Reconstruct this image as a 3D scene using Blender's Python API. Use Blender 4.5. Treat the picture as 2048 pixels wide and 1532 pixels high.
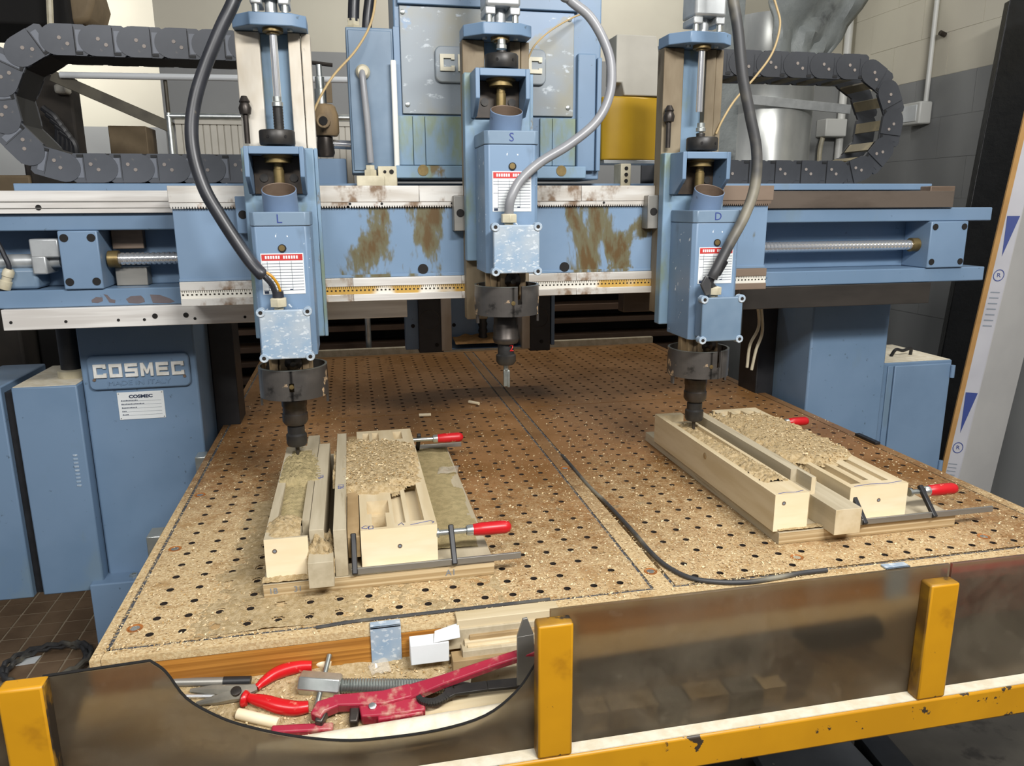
import bpy, bmesh, math, random
from mathutils import Vector, Matrix, noise as mnoise
for _o in list(bpy.data.objects): bpy.data.objects.remove(_o)
SC = bpy.context.scene
COL = SC.collection
Z0 = 0.9                     # table top height above the floor; everything is written in the table's frame
# ---------------------------------------------------------------- camera
CR = ((.97842976, -.20650716, -.00547632), (-.05215412, -.22128154, -.97381437), (.19988783, .95309458, -.22727864))
CC = Vector((.349195707, -1.19849862, .670886409))
CF = 1516.95
_cd = bpy.data.cameras.new('camera'); _cd.sensor_width = 36; _cd.sensor_fit = 'HORIZONTAL'
_cd.lens = CF / 2048 * 36; _cd.clip_start = .02; _cd.clip_end = 100
CAM = bpy.data.objects.new('camera', _cd); COL.objects.link(CAM)
_m = Matrix.Identity(4)
for i in range(3):
    _m[i][0] = CR[0][i]; _m[i][1] = -CR[1][i]; _m[i][2] = -CR[2][i]; _m[i][3] = CC[i]
_m[2][3] += Z0
CAM.matrix_world = _m
SC.camera = CAM
# ---------------------------------------------------------------- world, lamps, exposure
W = bpy.data.worlds.new('world'); SC.world = W; W.use_nodes = True
W.node_tree.nodes['Background'].inputs[0].default_value = (.80, .86, 1.0, 1)
W.node_tree.nodes['Background'].inputs[1].default_value = .17
def lamp(name, loc, target, size, power, color=(1, .985, .96)):
    d = bpy.data.lights.new(name, 'AREA'); d.shape = 'RECTANGLE'; d.size = size[0]; d.size_y = size[1]
    d.energy = power; d.color = color
    o = bpy.data.objects.new(name, d); COL.objects.link(o)
    o.location = (loc[0], loc[1], loc[2] + Z0)
    v = Vector(target) - Vector(loc); o.rotation_euler = v.to_track_quat('-Z', 'Y').to_euler()
    return o
# ceiling fluorescents of the workshop, behind and over the photographer, then two added fill lamps at the back
lamp('ceiling_or_fill_lamp', (-.7, -2.0, 2.0), (.1, .6, .1), (1.3, .2), 44)
lamp('ceiling_or_fill_lamp', (1.3, -1.7, 2.1), (.8, .6, .1), (1.3, .2), 98)
lamp('ceiling_or_fill_lamp', (2.2, .2, 2.4), (1.2, .5, 0), (1.3, .2), 14)
lamp('ceiling_or_fill_lamp', (1.4, 2.4, 2.6), (1.4, 2.9, .8), (1.3, .2), 20)  # fill lamp added to light the back wall
lamp('ceiling_or_fill_lamp', (-1.6, 4.2, 2.4), (-1.6, 5.2, 1.0), (1.3, .2), 45)  # added to brighten the far rear wall, out of reach of the others
SC.view_settings.view_transform = 'Standard'; SC.view_settings.look = 'None'
SC.view_settings.exposure = 0.0; SC.view_settings.gamma = 1.0; SC.view_settings.use_curve_mapping = False
# ---------------------------------------------------------------- helpers
def at(u, v, x=None, y=None, z=None):
    """the point of the photograph's pixel (u, v) on the plane x=, y= or z="""
    d = [CR[0][i] * (u - 1024) / CF + CR[1][i] * (v - 766) / CF + CR[2][i] for i in range(3)]
    if x is not None: t = (x - CC[0]) / d[0]
    elif y is not None: t = (y - CC[1]) / d[1]
    else: t = (z - CC[2]) / d[2]
    return Vector((CC[0] + t * d[0], CC[1] + t * d[1], CC[2] + t * d[2]))
def lin(h):
    h = h.lstrip('#'); o = []
    for i in (0, 2, 4):
        c = int(h[i:i + 2], 16) / 255
        o.append(c / 12.92 if c <= .04045 else ((c + .055) / 1.055) ** 2.4)
    return (*o, 1)
def nmix(nt, fac, a, b, typ='MIX'):
    m = nt.nodes.new('ShaderNodeMix'); m.data_type = 'RGBA'; m.blend_type = typ; m.clamp_factor = True
    for s, v in ((0, fac), (6, a), (7, b)):
        if hasattr(v, 'is_linked') or hasattr(v, 'links'): nt.links.new(v, m.inputs[s])
        elif s == 0: m.inputs[0].default_value = v
        else: m.inputs[s].default_value = v
    return m.outputs[2]
def nramp(nt, src, lo, hi, to0=0., to1=1.):
    r = nt.nodes.new('ShaderNodeMapRange'); r.interpolation_type = 'SMOOTHSTEP'
    nt.links.new(src, r.inputs[0])
    for i, v in ((1, lo), (2, hi), (3, to0), (4, to1)): r.inputs[i].default_value = v
    return r.outputs[0]
def nmath(nt, op, a, b=None, c=None):
    m = nt.nodes.new('ShaderNodeMath'); m.operation = op
    for i, v in enumerate((a, b, c)):
        if v is None: continue
        if hasattr(v, 'links'): nt.links.new(v, m.inputs[i])
        else: m.inputs[i].default_value = v
    return m.outputs[0]
def ncoord(nt, world=False, scale=(1, 1, 1), off=(0, 0, 0)):
    if world: s = nt.nodes.new('ShaderNodeNewGeometry').outputs['Position']
    else: s = nt.nodes.new('ShaderNodeTexCoord').outputs['Object']
    mp = nt.nodes.new('ShaderNodeMapping'); nt.links.new(s, mp.inputs[0])
    mp.inputs['Scale'].default_value = scale; mp.inputs['Location'].default_value = off
    return mp.outputs[0]
def nnoise(nt, co, scale, detail=4, rough=.55, dist=0):
    n = nt.nodes.new('ShaderNodeTexNoise'); nt.links.new(co, n.inputs['Vector'])
    n.inputs['Scale'].default_value = scale; n.inputs['Detail'].default_value = detail
    n.inputs['Roughness'].default_value = rough; n.inputs['Distortion'].default_value = dist
    return n.outputs[0]
MATS = {}
def mat(name, c1, c2=None, scale=10, stretch=(1, 1, 1), lo=.35, hi=.65, rough=.5, metal=0., spots=(), bump=None,
        world=False, alpha=1., coat=0., rough2=None, spec=.5, aniso=0.):
    m = bpy.data.materials.new(name); m.use_nodes = True; nt = m.node_tree
    b = nt.nodes['Principled BSDF']
    b.inputs['Roughness'].default_value = rough; b.inputs['Metallic'].default_value = metal
    b.inputs['Specular IOR Level'].default_value = spec
    if aniso: b.inputs['Anisotropic'].default_value = aniso
    if coat: b.inputs['Coat Weight'].default_value = coat
    c1 = lin(c1); col = None
    if c2:
        f = nramp(nt, nnoise(nt, ncoord(nt, world, stretch), scale), lo, hi)
        col = nmix(nt, f, c1, lin(c2))
    for k, (sc_, ssc, slo, shi, sst) in enumerate(spots):
        f = nramp(nt, nnoise(nt, ncoord(nt, world, sst, (3.7 * k + 1.3, 1.1 * k, 2.3 * k)), ssc, 5, .6), slo, shi)
        col = nmix(nt, f, col if col is not None else c1, lin(sc_))
        if metal and k == 0:
            nt.links.new(nramp(nt, f, 0, 1, metal, 0), b.inputs['Metallic'])
            nt.links.new(nramp(nt, f, 0, 1, rough, .7), b.inputs['Roughness'])
    if col is None: b.inputs['Base Color'].default_value = c1
    else: nt.links.new(col, b.inputs['Base Color'])
    if bump:
        bn = nt.nodes.new('ShaderNodeBump'); bn.inputs['Strength'].default_value = bump[1]
        bn.inputs['Distance'].default_value = bump[2] if len(bump) > 2 else .002
        nt.links.new(nnoise(nt, ncoord(nt, world, stretch), bump[0], 6, .65), bn.inputs['Height'])
        nt.links.new(bn.outputs[0], b.inputs['Normal'])
    m.diffuse_color = c1
    MATS[name] = m
    return m
def MM(k): return MATS[k] if isinstance(k, str) else k
WORIG = {}
def place(o, org, parent):
    org = Vector(org)
    if parent is not None:
        o.parent = parent; o.location = org - WORIG[parent]
    else: o.location = org
    WORIG[o] = org
def tag(o, label=None, cat=None, group=None, kind=None):
    if label: o['label'] = label
    if cat: o['category'] = cat
    if group: o['group'] = group
    if kind: o['kind'] = kind
    return o
def thing(name, label, cat, loc, group=None, kind=None):
    o = bpy.data.objects.new(name, None); o.empty_display_size = .05; COL.objects.link(o)
    place(o, loc, None); return tag(o, label, cat, group, kind)
def finish(me, name, mats, parent, bevel=0, smooth=True, org=None, seg=2, ang=40):
    vs = me.vertices
    if org is None:
        xs = [v.co.x for v in vs]; ys = [v.co.y for v in vs]; zs = [v.co.z for v in vs]
        org = Vector(((min(xs) + max(xs)) / 2, (min(ys) + max(ys)) / 2, min(zs)))
    org = Vector(org)
    me.transform(Matrix.Translation(-org))
    for m in (mats if isinstance(mats, (list, tuple)) else [mats]): me.materials.append(MM(m))
    if smooth:
        me.shade_smooth(); me.set_sharp_from_angle(angle=math.radians(ang))
    o = bpy.data.objects.new(name, me); COL.objects.link(o)
    place(o, org, parent)
    if bevel:
        b = o.modifiers.new('bevel', 'BEVEL'); b.width = bevel; b.segments = seg; b.limit_method = 'ANGLE'; b.angle_limit = math.radians(40)
        b.harden_normals = False
    return o
def frame_of(d):
    d = Vector(d).normalized(); a = Vector((0, 0, 1)) if abs(d.z) < .9 else Vector((1, 0, 0))
    u = d.cross(a).normalized(); return u, d.cross(u).normalized(), d
def spline(pts, n=8):
    pts = [Vector(p) for p in pts]; P = [pts[0] * 2 - pts[1]] + pts + [pts[-1] * 2 - pts[-2]]; out = []
    for i in range(1, len(P) - 2):
        for k in range(n):
            t = k / n; a, b, c, d = P[i - 1:i + 3]
            out.append(.5 * (2 * b + (c - a) * t + (2 * a - 5 * b + 4 * c - d) * t * t + (3 * b - a - 3 * c + d) * t ** 3))
    return out + [pts[-1]]
class MB:
    def __init__(s): s.v = []; s.f = []; s.m = []; s.M = None
    def add(s, vs, fs, m=0):
        n = len(s.v)
        for p in vs:
            p = Vector(p); s.v.append(tuple(s.M @ p if s.M else p))
        for f in fs: s.f.append([n + i for i in f]); s.m.append(m)
        return s
    def box(s, x0, x1, y0, y1, z0, z1, m=0):
        return s.add([(x0, y0, z0), (x1, y0, z0), (x1, y1, z0), (x0, y1, z0), (x0, y0, z1), (x1, y0, z1), (x1, y1, z1), (x0, y1, z1)],
                     [(0, 3, 2, 1), (4, 5, 6, 7), (0, 1, 5, 4), (1, 2, 6, 5), (2, 3, 7, 6), (3, 0, 4, 7)], m)
    def hexa(s, p, m=0):   # 8 corners, bottom ring then top ring
        return s.add(p, [(0, 3, 2, 1), (4, 5, 6, 7), (0, 1, 5, 4), (1, 2, 6, 5), (2, 3, 7, 6), (3, 0, 4, 7)], m)
    def bar(s, a, b, w, h, up=(0, 0, 1), m=0, w2=None, h2=None):
        a = Vector(a); b = Vector(b); d = (b - a).normalized(); u = d.cross(Vector(up)).normalized(); t = u.cross(d)
        w2 = w if w2 is None else w2; h2 = h if h2 is None else h2
        return s.hexa([a - u * w / 2 - t * h / 2, a + u * w / 2 - t * h / 2, b + u * w2 / 2 - t * h2 / 2, b - u * w2 / 2 - t * h2 / 2,
                       a - u * w / 2 + t * h / 2, a + u * w / 2 + t * h / 2, b + u * w2 / 2 + t * h2 / 2, b - u * w2 / 2 + t * h2 / 2], m)
    def prism(s, pts, axis, lo, hi, m=0):
        n = len(pts)
        def mk(p, t): return {'x': (t, p[0], p[1]), 'y': (p[0], t, p[1]), 'z': (p[0], p[1], t)}[axis]
        vs = [mk(p, lo) for p in pts] + [mk(p, hi) for p in pts]
        fs = [tuple(range(n - 1, -1, -1)), tuple(range(n, 2 * n))] + [(i, (i + 1) % n, n + (i + 1) % n, n + i) for i in range(n)]
        return s.add(vs, fs, m)
    def lathe(s, base, axis, prof, n=24, m=0, cap0=True, cap1=True):
        u, w, d = frame_of(axis); base = Vector(base); vs = []; fs = []
        for r, h in prof:
            for k in range(n):
                a = 2 * math.pi * k / n; vs.append(base + d * h + (u * math.cos(a) + w * math.sin(a)) * r)
        for j in range(len(prof) - 1):
            for k in range(n):
                a, b = j * n + k, j * n + (k + 1) % n
                fs.append((a, b, b + n, a + n))
        if cap0: fs.append(tuple(range(n - 1, -1, -1)))
        if cap1: fs.append(tuple(range((len(prof) - 1) * n, len(prof) * n)))
        return s.add(vs, fs, m)
    def cyl(s, a, b, r, n=20, m=0, r2=None):
        a = Vector(a); b = Vector(b)
        return s.lathe(a, b - a, [(r, 0), (r if r2 is None else r2, (b - a).length)], n, m)
    def pipe(s, base, axis, ro, ri, h, n=28, m=0):
        return s.lathe(base, axis, [(ri, 0), (ro, 0), (ro, h), (ri, h), (ri, 0)], n, m, False, False)
    def tube(s, pts, r, n=10, m=0, caps=True):
        pts = [Vector(p) for p in pts]; R = r if isinstance(r, (list, tuple)) else [r] * len(pts)
        vs = []; fs = []; d = (pts[1] - pts[0]).normalized(); u = frame_of(d)[0]
        for i, p in enumerate(pts):
            t = (pts[min(i + 1, len(pts) - 1)] - pts[max(i - 1, 0)]).normalized()
            u = (u - t * u.dot(t)).normalized(); w = t.cross(u)
            for k in range(n):
                a = 2 * math.pi * k / n; vs.append(p + (u * math.cos(a) + w * math.sin(a)) * R[i])
        for j in range(len(pts) - 1):
            for k in range(n):
                a, b = j * n + k, j * n + (k + 1) % n
                fs.append((a, b, b + n, a + n))
        if caps: fs += [tuple(range(n - 1, -1, -1)), tuple(range((len(pts) - 1) * n, len(pts) * n))]
        return s.add(vs, fs, m)
    def mesh(s, name):
        me = bpy.data.meshes.new(name); me.from_pydata(s.v, [], s.f)
        if any(s.m): me.polygons.foreach_set('material_index', s.m)
        me.update(); return me
    def build(s, name, mats, parent=None, bevel=0, smooth=True, org=None, seg=2, ang=40):
        me = s.mesh(name)
        bm = bmesh.new(); bm.from_mesh(me); bmesh.ops.recalc_face_normals(bm, faces=bm.faces); bm.to_mesh(me); bm.free()
        return finish(me, name, mats, parent, bevel, smooth, org, seg, ang)
def top(o, label, cat, group=None, kind=None): return tag(o, label, cat, group, kind)
def box(name, m, parent, x0, x1, y0, y1, z0, z1, bevel=.002): return MB().box(x0, x1, y0, y1, z0, z1).build(name, m, parent, bevel)
def cyl(name, m, parent, a, b, r, n=20, r2=None): return MB().cyl(a, b, r, n, 0, r2).build(name, m, parent)
def text(name, body, size, loc, m, parent, ext=.0006, rot=(math.pi / 2, 0, 0), sx=1., off=0.):
    c = bpy.data.curves.new(name, 'FONT'); c.body = body; c.size = size; c.extrude = ext; c.align_x = 'CENTER'; c.align_y = 'CENTER'; c.offset = off
    c.resolution_u = 3
    t = bpy.data.objects.new(name, c); COL.objects.link(t)
    bpy.context.view_layer.update()
    me = bpy.data.meshes.new_from_object(t.evaluated_get(bpy.context.evaluated_depsgraph_get()))
    bpy.data.objects.remove(t)
    from mathutils import Euler
    me.transform(Matrix.Translation(loc) @ Euler(rot).to_matrix().to_4x4() @ Matrix.Diagonal((sx, 1, 1, 1)))
    me.materials.clear()
    return finish(me, name, m, parent, smooth=False)
def copy_tree(o, parent, off):
    c = o.copy(); COL.objects.link(c); c.parent = parent
    if parent is None: c.location = o.location + Vector(off)
    WORIG[c] = WORIG[o] + Vector(off)
    for ch in list(o.children): copy_tree(ch, c, off)
    return c
# ---------------------------------------------------------------- materials
BLUE = '#738ba5'
mat('blue', BLUE, '#69829c', 3, rough=.42, spots=[('#566878', 60, .66, .72, (1, 1, 1)), ('#6f8598', 5, .56, .66, (1, 1, .5))])
mat('blue_clean', '#768ea8', '#6f87a1', 4, rough=.4)
mat('blue_worn', '#8ba2b8', '#a9b3bb', 9, lo=.40, hi=.60, rough=.4, spots=[('#c3cbd1', 85, .55, .64, (1, 1, 2))])
mat('blue_chipped', '#7890aa', '#718aa4', 5, rough=.4, spots=[('#dfe5e8', 60, .655, .68, (1, 1, 1)), ('#64778a', 7, .57, .68, (1, 1, .5))])
mat('blue_grimy', '#7690a3', '#7c97b0', 8, rough=.5, spots=[('#7b8a74', 10, .5, .66, (1, 1, .4)), ('#6b5c3a', 16, .64, .72, (1, 1, .5))])
mat('cover_worn', '#868f96', '#8a897c', 4, lo=.42, hi=.6, rough=.4, spots=[('#7a92ae', 4.5, .54, .57, (1, 1, 1)), ('#b4bcc2', 22, .60, .68, (1, 1, 2))])
mat('blue_grey', '#60768b', '#788c9f', 5, rough=.38)
mat('steel', '#ece9e3', '#d2cdc6', 60, (.05, 1, 1), rough=.36, metal=.15, aniso=.6, spots=[('#a89880', 14, .68, .8, (.3, 1, 1))])
mat('steel_rusty', '#dedbd4', '#c6bfb4', 40, (.1, 1, 1), rough=.4, metal=.35, spots=[('#7d6650', 9, .52, .62, (1, 1, .8)), ('#8a5a2a', 16, .66, .74, (1, 1, 1))])
mat('way_brown', '#574d44', '#6b6056', 12, (.3, 1, 1), rough=.4, metal=.3)
mat('way_dark', '#35312d', '#403b36', 12, (.3, 1, 1), rough=.45, metal=.3)
mat('steel_brown', '#6b5a4c', '#8a7868', 12, (.3, 1, 1), rough=.5, metal=.3)
mat('steel_dull', '#8c8a84', '#9c9890', 14, (.3, 1, 1), rough=.45, metal=.6)
mat('steel_dirty', '#cfc9bd', '#b3a793', 10, (1, 1, .35), lo=.4, hi=.65, rough=.5, metal=.15, spots=[('#8a7650', 12, .56, .68, (1, 1, .3)), ('#54463a', 20, .62, .7, (1, 1, .5))])
mat('steel_dirty_dark', '#8a7d66', '#6b5c45', 10, (1, 1, .35), rough=.6, metal=.1, spots=[('#3f3122', 12, .55, .7, (1, 1, .4))])
mat('chrome', '#f2f3f4', rough=.16, metal=.8)
mat('aluminium', '#c3c6c6', '#b3b6b6', 20, rough=.38, metal=.5)
mat('zinc', '#b9beb9', '#d3d6d2', 25, rough=.32, metal=.85)
mat('brass', '#8f7c52', '#6b5a38', 20, rough=.4, metal=.6)
mat('gland', '#cfc7ae', '#b3aa90', 15, rough=.45)
mat('black', '#1b1b1d', '#242426', 20, rough=.45)
mat('black_metal', '#2a2928', '#3a3733', 25, rough=.42, metal=.3)
mat('gunmetal', '#3a3531', '#4b4540', 18, rough=.38, metal=.6)
mat('hood', '#5a5652', '#4a4744', 12, rough=.36, metal=.35, spots=[('#b59a78', 11, .57, .60, (1, 1, 1)), ('#2c2a28', 16, .58, .68, (1, 1, 1))])
mat('tan_casting', '#a38a66', '#7d6a50', 14, (1, 1, .3), rough=.7, spots=[('#3c342c', 16, .62, .7, (1, 1, .5))])
mat('chain', '#43464c', '#4e5157', 6, rough=.5, spots=[('#7b746a', 35, .66, .8, (1, 1, 1))])
mat('chain_dark', '#2e3034', '#393b3f', 6, rough=.5)
mat('chain_slot', '#6c7078', rough=.5)
mat('chain_gap', '#0c0c0d', rough=.6)
mat('pin', '#8a8078', rough=.5)
mat('chain_bar', '#8d8164', '#6f6650', 14, rough=.6)
mat('rubber', '#26272b', '#303136', 12, rough=.36, spots=[('#77705f', 18, .66, .78, (1, 1, 1))])
mat('rubber_dusty', '#3a3a3b', '#8b8574', 5, lo=.45, hi=.7, rough=.5)
mat('grey_hose', '#8f9092', '#85868a', 12, rough=.36)
mat('beige_hose', '#b39a6c', rough=.5)
mat('plate_white', '#e4e8e8', '#dcdfde', 9, rough=.35)
mat('print_red', '#c2332f', '#b92f2c', 20, rough=.5)
mat('print_dark', '#23304a', rough=.6)
mat('print_grey', '#7f8790', rough=.6)
mat('ink_blue', '#2c3f80', rough=.6)
mat('letter_white', '#e6e6e2', '#d5d2c8', 30, rough=.5)
mat('badge_letter', '#d8d2bc', rough=.5)
mat('dark_hole', '#14110f', rough=.8)
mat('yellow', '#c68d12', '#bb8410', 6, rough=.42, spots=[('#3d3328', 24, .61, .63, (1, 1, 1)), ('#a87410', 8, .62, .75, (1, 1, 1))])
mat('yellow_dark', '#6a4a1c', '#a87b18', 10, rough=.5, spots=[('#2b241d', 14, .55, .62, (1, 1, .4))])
mat('yellow_box', '#c39a24', '#b8901f', 5, rough=.3, coat=.2)
mat('red', '#c4171f', '#b3141c', 10, rough=.35, spots=[('#e0c7a2', 26, .60, .63, (1, 1, 1))])
mat('red_dusty', '#9c2239', '#a5283c', 9, rough=.42, spots=[('#b58a78', 40, .5, .72, (1, 1, 1))])
mat('red_plastic', '#c8171d', '#bd151b', 10, rough=.3, spots=[('#d07a66', 60, .58, .68, (1, 1, 1))])
mat('red_chipped', '#c4171f', '#b3141c', 10, rough=.4, spots=[('#d9b58c', 22, .50, .53, (1, 1, 1))])
mat('dust', '#d2bb92', '#bda479', 140, lo=.4, hi=.6, rough=.95, bump=(420, 1., .004), spec=.1)
mat('dust_dark', '#b0a076', '#c0ae82', 60, lo=.4, hi=.6, rough=.95, bump=(420, 1., .004), spec=.1)
mat('dust_pale', '#e0d8c4', '#d4c9b0', 40, rough=.95, bump=(200, .4, .002), spec=.1)
mat('wood', '#d3c3a2', '#c6b38e', 9, (3, .35, 3), rough=.6, spots=[('#b89c6e', 14, .64, .76, (5, .25, 5))])
mat('wood_end', '#f1e2c2', '#e9d7b1', 10, (.6, 3, 3), rough=.6)
mat('wood_grey', '#bcb096', '#aa9d82', 8, (4, .3, 4), rough=.65, spots=[('#8f7f62', 12, .62, .75, (5, .25, 5))])
mat('wood_dark', '#a88f68', '#8f7651', 9, (1, 1, 3), rough=.65)
mat('board_end', '#d6c29c', '#a38a62', 9, (.1, 1, 22), rough=.65)
mat('strip_wood', '#cdbd9c', '#b8a57e', 9, (.3, 3, 3), rough=.6)
mat('ply', '#bd8238', '#935f22', 26, (.06, .06, 5.5), lo=.35, hi=.62, rough=.5, spots=[('#d19a48', 30, .6, .72, (.05, .05, 5))])
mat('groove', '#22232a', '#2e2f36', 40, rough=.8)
mat('gasket', '#3a3f49', '#4a4d52', 60, rough=.8, spots=[('#a08d6c', 120, .52, .62, (1, 1, 1))])
mat('hole_shade', '#1c1510', '#2a1f17', 40, rough=.9)  # shade inside the drilled holes, painted on their walls as dark colour
mat('recess', '#a8672c', '#8a5222', 30, rough=.6)
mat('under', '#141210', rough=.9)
mat('cream_wall', '#c9c4b2', '#c2bcab', 2, rough=.8, world=True, bump=(40, .15))
mat('grey_wall', '#8d8e8c', '#858685', 2, rough=.6, world=True, bump=(40, .15))
mat('grout', '#b5a58b', '#a3937b', 12, rough=.85, world=True)
mat('tile', '#76604a', '#8a7259', 6, rough=.5, world=True, spots=[('#7a6c56', 18, .6, .78, (1, 1, 1))])
mat('floor', '#4c4841', '#5c574e', 5, rough=.75, world=True, spots=[('#37332e', 9, .56, .7, (1, 1, 1))])
mat('cardboard', '#b58b52', '#a67d48', 8, rough=.8)
mat('pack_white', '#b9b8bc', '#b0afb4', 4, rough=.5)
mat('pack_grey', '#b6b4b1', '#c0beba', 3, rough=.6)
mat('black_sheet', '#0f1011', '#1a1b1c', 8, rough=.3, bump=(9, .5, .01))
mat('galv', '#b4b6b2', '#c4c5c0', 12, (1, 1, .4), rough=.3, metal=.6)
mat('bare_metal', '#6b6264', '#5f5658', 20, rough=.5)
mat('grease', '#2d241c', '#4a3c2c', 14, rough=.45)
mat('dust_orange', '#b98a52', '#a87a45', 60, rough=.95)
mat('blue_smudged', '#7488a3', '#6d819c', 8, rough=.42, spots=[('#3c3d48', 16, .60, .66, (1, 1, 1))])
mat('duct_grey', '#8b908e', '#7a7f7e', 5, rough=.5, bump=(6, .5, .02), spots=[('#4f5254', 5, .55, .7, (1, 1, 1))])
mat('pvc', '#d8d8d2', rough=.4)
mat('pipe_white', '#d2d5d6', rough=.35)
mat('angle_iron', '#4a453b', '#5a5548', 10, rough=.5, metal=.4)
mat('panel_cream', '#c4bfb2', '#b8b3a6', 6, rough=.5)
mat('panel_red', '#b3241d', '#a8201a', 10, rough=.5)
mat('crate_brown', '#6d5d45', '#7d6c52', 8, rough=.7)
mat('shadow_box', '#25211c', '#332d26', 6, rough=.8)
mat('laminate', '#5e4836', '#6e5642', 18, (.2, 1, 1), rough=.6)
mat('film', '#cfc9bb', rough=.2, alpha=.5)
mat('concrete_grey', '#7e8184', '#74777a', 8, rough=.6, spots=[('#c8c4b6', 40, .7, .75, (1, 1, 1))])
mat('rod_steel', '#a7aca7', '#8e938e', 30, rough=.35, metal=.8)
mat('wrench_steel', '#5c5650', '#3f3a36', 20, rough=.4, metal=.7)
mat('plier_steel', '#8d8a80', '#a6a091', 24, rough=.45, metal=.6, spots=[('#b6a582', 30, .6, .7, (1, 1, 1))])
# table top: brown film-faced plywood, sawdust lying on it in drifts that thin out towards the back
def table_mat(name, brown1, brown2, bias):
    m = bpy.data.materials.new(name); m.use_nodes = True; nt = m.node_tree; b = nt.nodes['Principled BSDF']
    co = ncoord(nt, True)
    base = nmix(nt, nramp(nt, nnoise(nt, co, 5, 5), .35, .65), lin(brown1), lin(brown2))
    base = nmix(nt, nramp(nt, nnoise(nt, ncoord(nt, True, (1, 1, 1), (5, 3, 0)), 30, 4), .6, .72), base, lin('#4a2f1a'))
    sep = nt.nodes.new('ShaderNodeSeparateXYZ'); nt.links.new(nt.nodes.new('ShaderNodeNewGeometry').outputs['Position'], sep.inputs[0])
    y = sep.outputs[1]; x = sep.outputs[0]
    g = nramp(nt, y, -.05, 1.25, bias, -.12)
    lft = nramp(nt, x, .62, .25, 0, .16)                       # more dust on the left, where the jig throws it
    rgt = nramp(nt, x, 1.45, 1.72, 0, -.26)                    # swept bare beyond the second jig
    mid = nmath(nt, 'MULTIPLY', nramp(nt, x, .45, .62, 0, 1), nramp(nt, x, .86, .98, 1, 0))
    midy = nmath(nt, 'MULTIPLY', mid, nramp(nt, y, .12, .35, 0, -.12))
    s = nmath(nt, 'ADD', nmath(nt, 'ADD', g, lft), nmath(nt, 'ADD', rgt, midy))
    n1 = nnoise(nt, ncoord(nt, True, (1, 1, 1), (1.7, .3, 0)), 3.2, 3)
    n2 = nnoise(nt, co, 46, 6, .7)
    n3 = nnoise(nt, co, 190, 3, .7)
    f = nmath(nt, 'ADD', s, nmath(nt, 'ADD', nmath(nt, 'MULTIPLY', nmath(nt, 'SUBTRACT', n1, .5), .45),
              nmath(nt, 'ADD', nmath(nt, 'MULTIPLY', nmath(nt, 'SUBTRACT', n2, .5), .9), nmath(nt, 'MULTIPLY', nmath(nt, 'SUBTRACT', n3, .5), .5))))
    fac = nramp(nt, f, .05, .72)
    dust = nmix(nt, nramp(nt, n3, .4, .62), lin('#b99d72'), lin('#cfb98f'))
    dust = nmix(nt, nramp(nt, nnoise(nt, co, 14, 4), .55, .7), dust, lin('#a98a5e'))
    nt.links.new(nmix(nt, fac, base, dust), b.inputs['Base Color'])
    nt.links.new(nramp(nt, fac, 0, 1, .42, .95), b.inputs['Roughness'])
    bn = nt.nodes.new('ShaderNodeBump'); bn.inputs['Distance'].default_value = .002; bn.inputs['Strength'].default_value = .6
    nt.links.new(nmath(nt, 'MULTIPLY', fac, nmath(nt, 'ADD', n2, n3)), bn.inputs['Height']); nt.links.new(bn.outputs[0], b.inputs['Normal'])
    b.inputs['Specular IOR Level'].default_value = .35
    MATS[name] = m
table_mat('table_top', '#966d44', '#80592f', .52)
table_mat('table_rim', '#8f6b45', '#7b5834', .74)
# smoky scratched acrylic
def acrylic():
    m = bpy.data.materials.new('acrylic'); m.use_nodes = True; nt = m.node_tree; b = nt.nodes['Principled BSDF']
    co = ncoord(nt, True)
    n1 = nnoise(nt, co, 6, 5, .6, .6); n2 = nnoise(nt, ncoord(nt, True, (1, 1, 1), (4, 1, 2)), 40, 4)
    haze = nmath(nt, 'ADD', nramp(nt, n1, .35, .7, .10, .30), nramp(nt, n2, .6, .75, 0, .08))
    b.inputs['Base Color'].default_value = lin('#9c907c'); b.inputs['Roughness'].default_value = .30
    b.inputs['Transmission Weight'].default_value = 1.; b.inputs['IOR'].default_value = 1.12
    d = nt.nodes.new('ShaderNodeBsdfPrincipled'); d.inputs['Base Color'].default_value = lin('#8f8471'); d.inputs['Roughness'].default_value = .35
    mx = nt.nodes.new('ShaderNodeMixShader'); nt.links.new(haze, mx.inputs[0]); nt.links.new(b.outputs[0], mx.inputs[1]); nt.links.new(d.outputs[0], mx.inputs[2])
    nt.links.new(mx.outputs[0], nt.nodes['Material Output'].inputs[0]); MATS['acrylic'] = m
acrylic()
def film():
    m = bpy.data.materials.new('film'); m.use_nodes = True; nt = m.node_tree; b = nt.nodes['Principled BSDF']
    b.inputs['Base Color'].default_value = lin('#e6dfd0'); b.inputs['Roughness'].default_value = .12
    t = nt.nodes.new('ShaderNodeBsdfTransparent'); mx = nt.nodes.new('ShaderNodeMixShader'); mx.inputs[0].default_value = .22
    nt.links.new(t.outputs[0], mx.inputs[1]); nt.links.new(b.outputs[0], mx.inputs[2]); nt.links.new(mx.outputs[0], nt.nodes['Material Output'].inputs[0])
    MATS['film'] = m
film()
def chipmat():
    m = bpy.data.materials.new('chips'); m.use_nodes = True; nt = m.node_tree; b = nt.nodes['Principled BSDF']
    r = nt.nodes.new('ShaderNodeNewGeometry').outputs['Random Per Island']
    c = nmix(nt, nramp(nt, r, 0, .6), lin('#a98857'), lin('#d3bd95')); c = nmix(nt, nramp(nt, r, .6, 1), c, lin('#e0cea9'))
    nt.links.new(c, b.inputs['Base Color']); b.inputs['Roughness'].default_value = .9; b.inputs['Specular IOR Level'].default_value = .15
    MATS['chips'] = m
chipmat()
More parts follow.
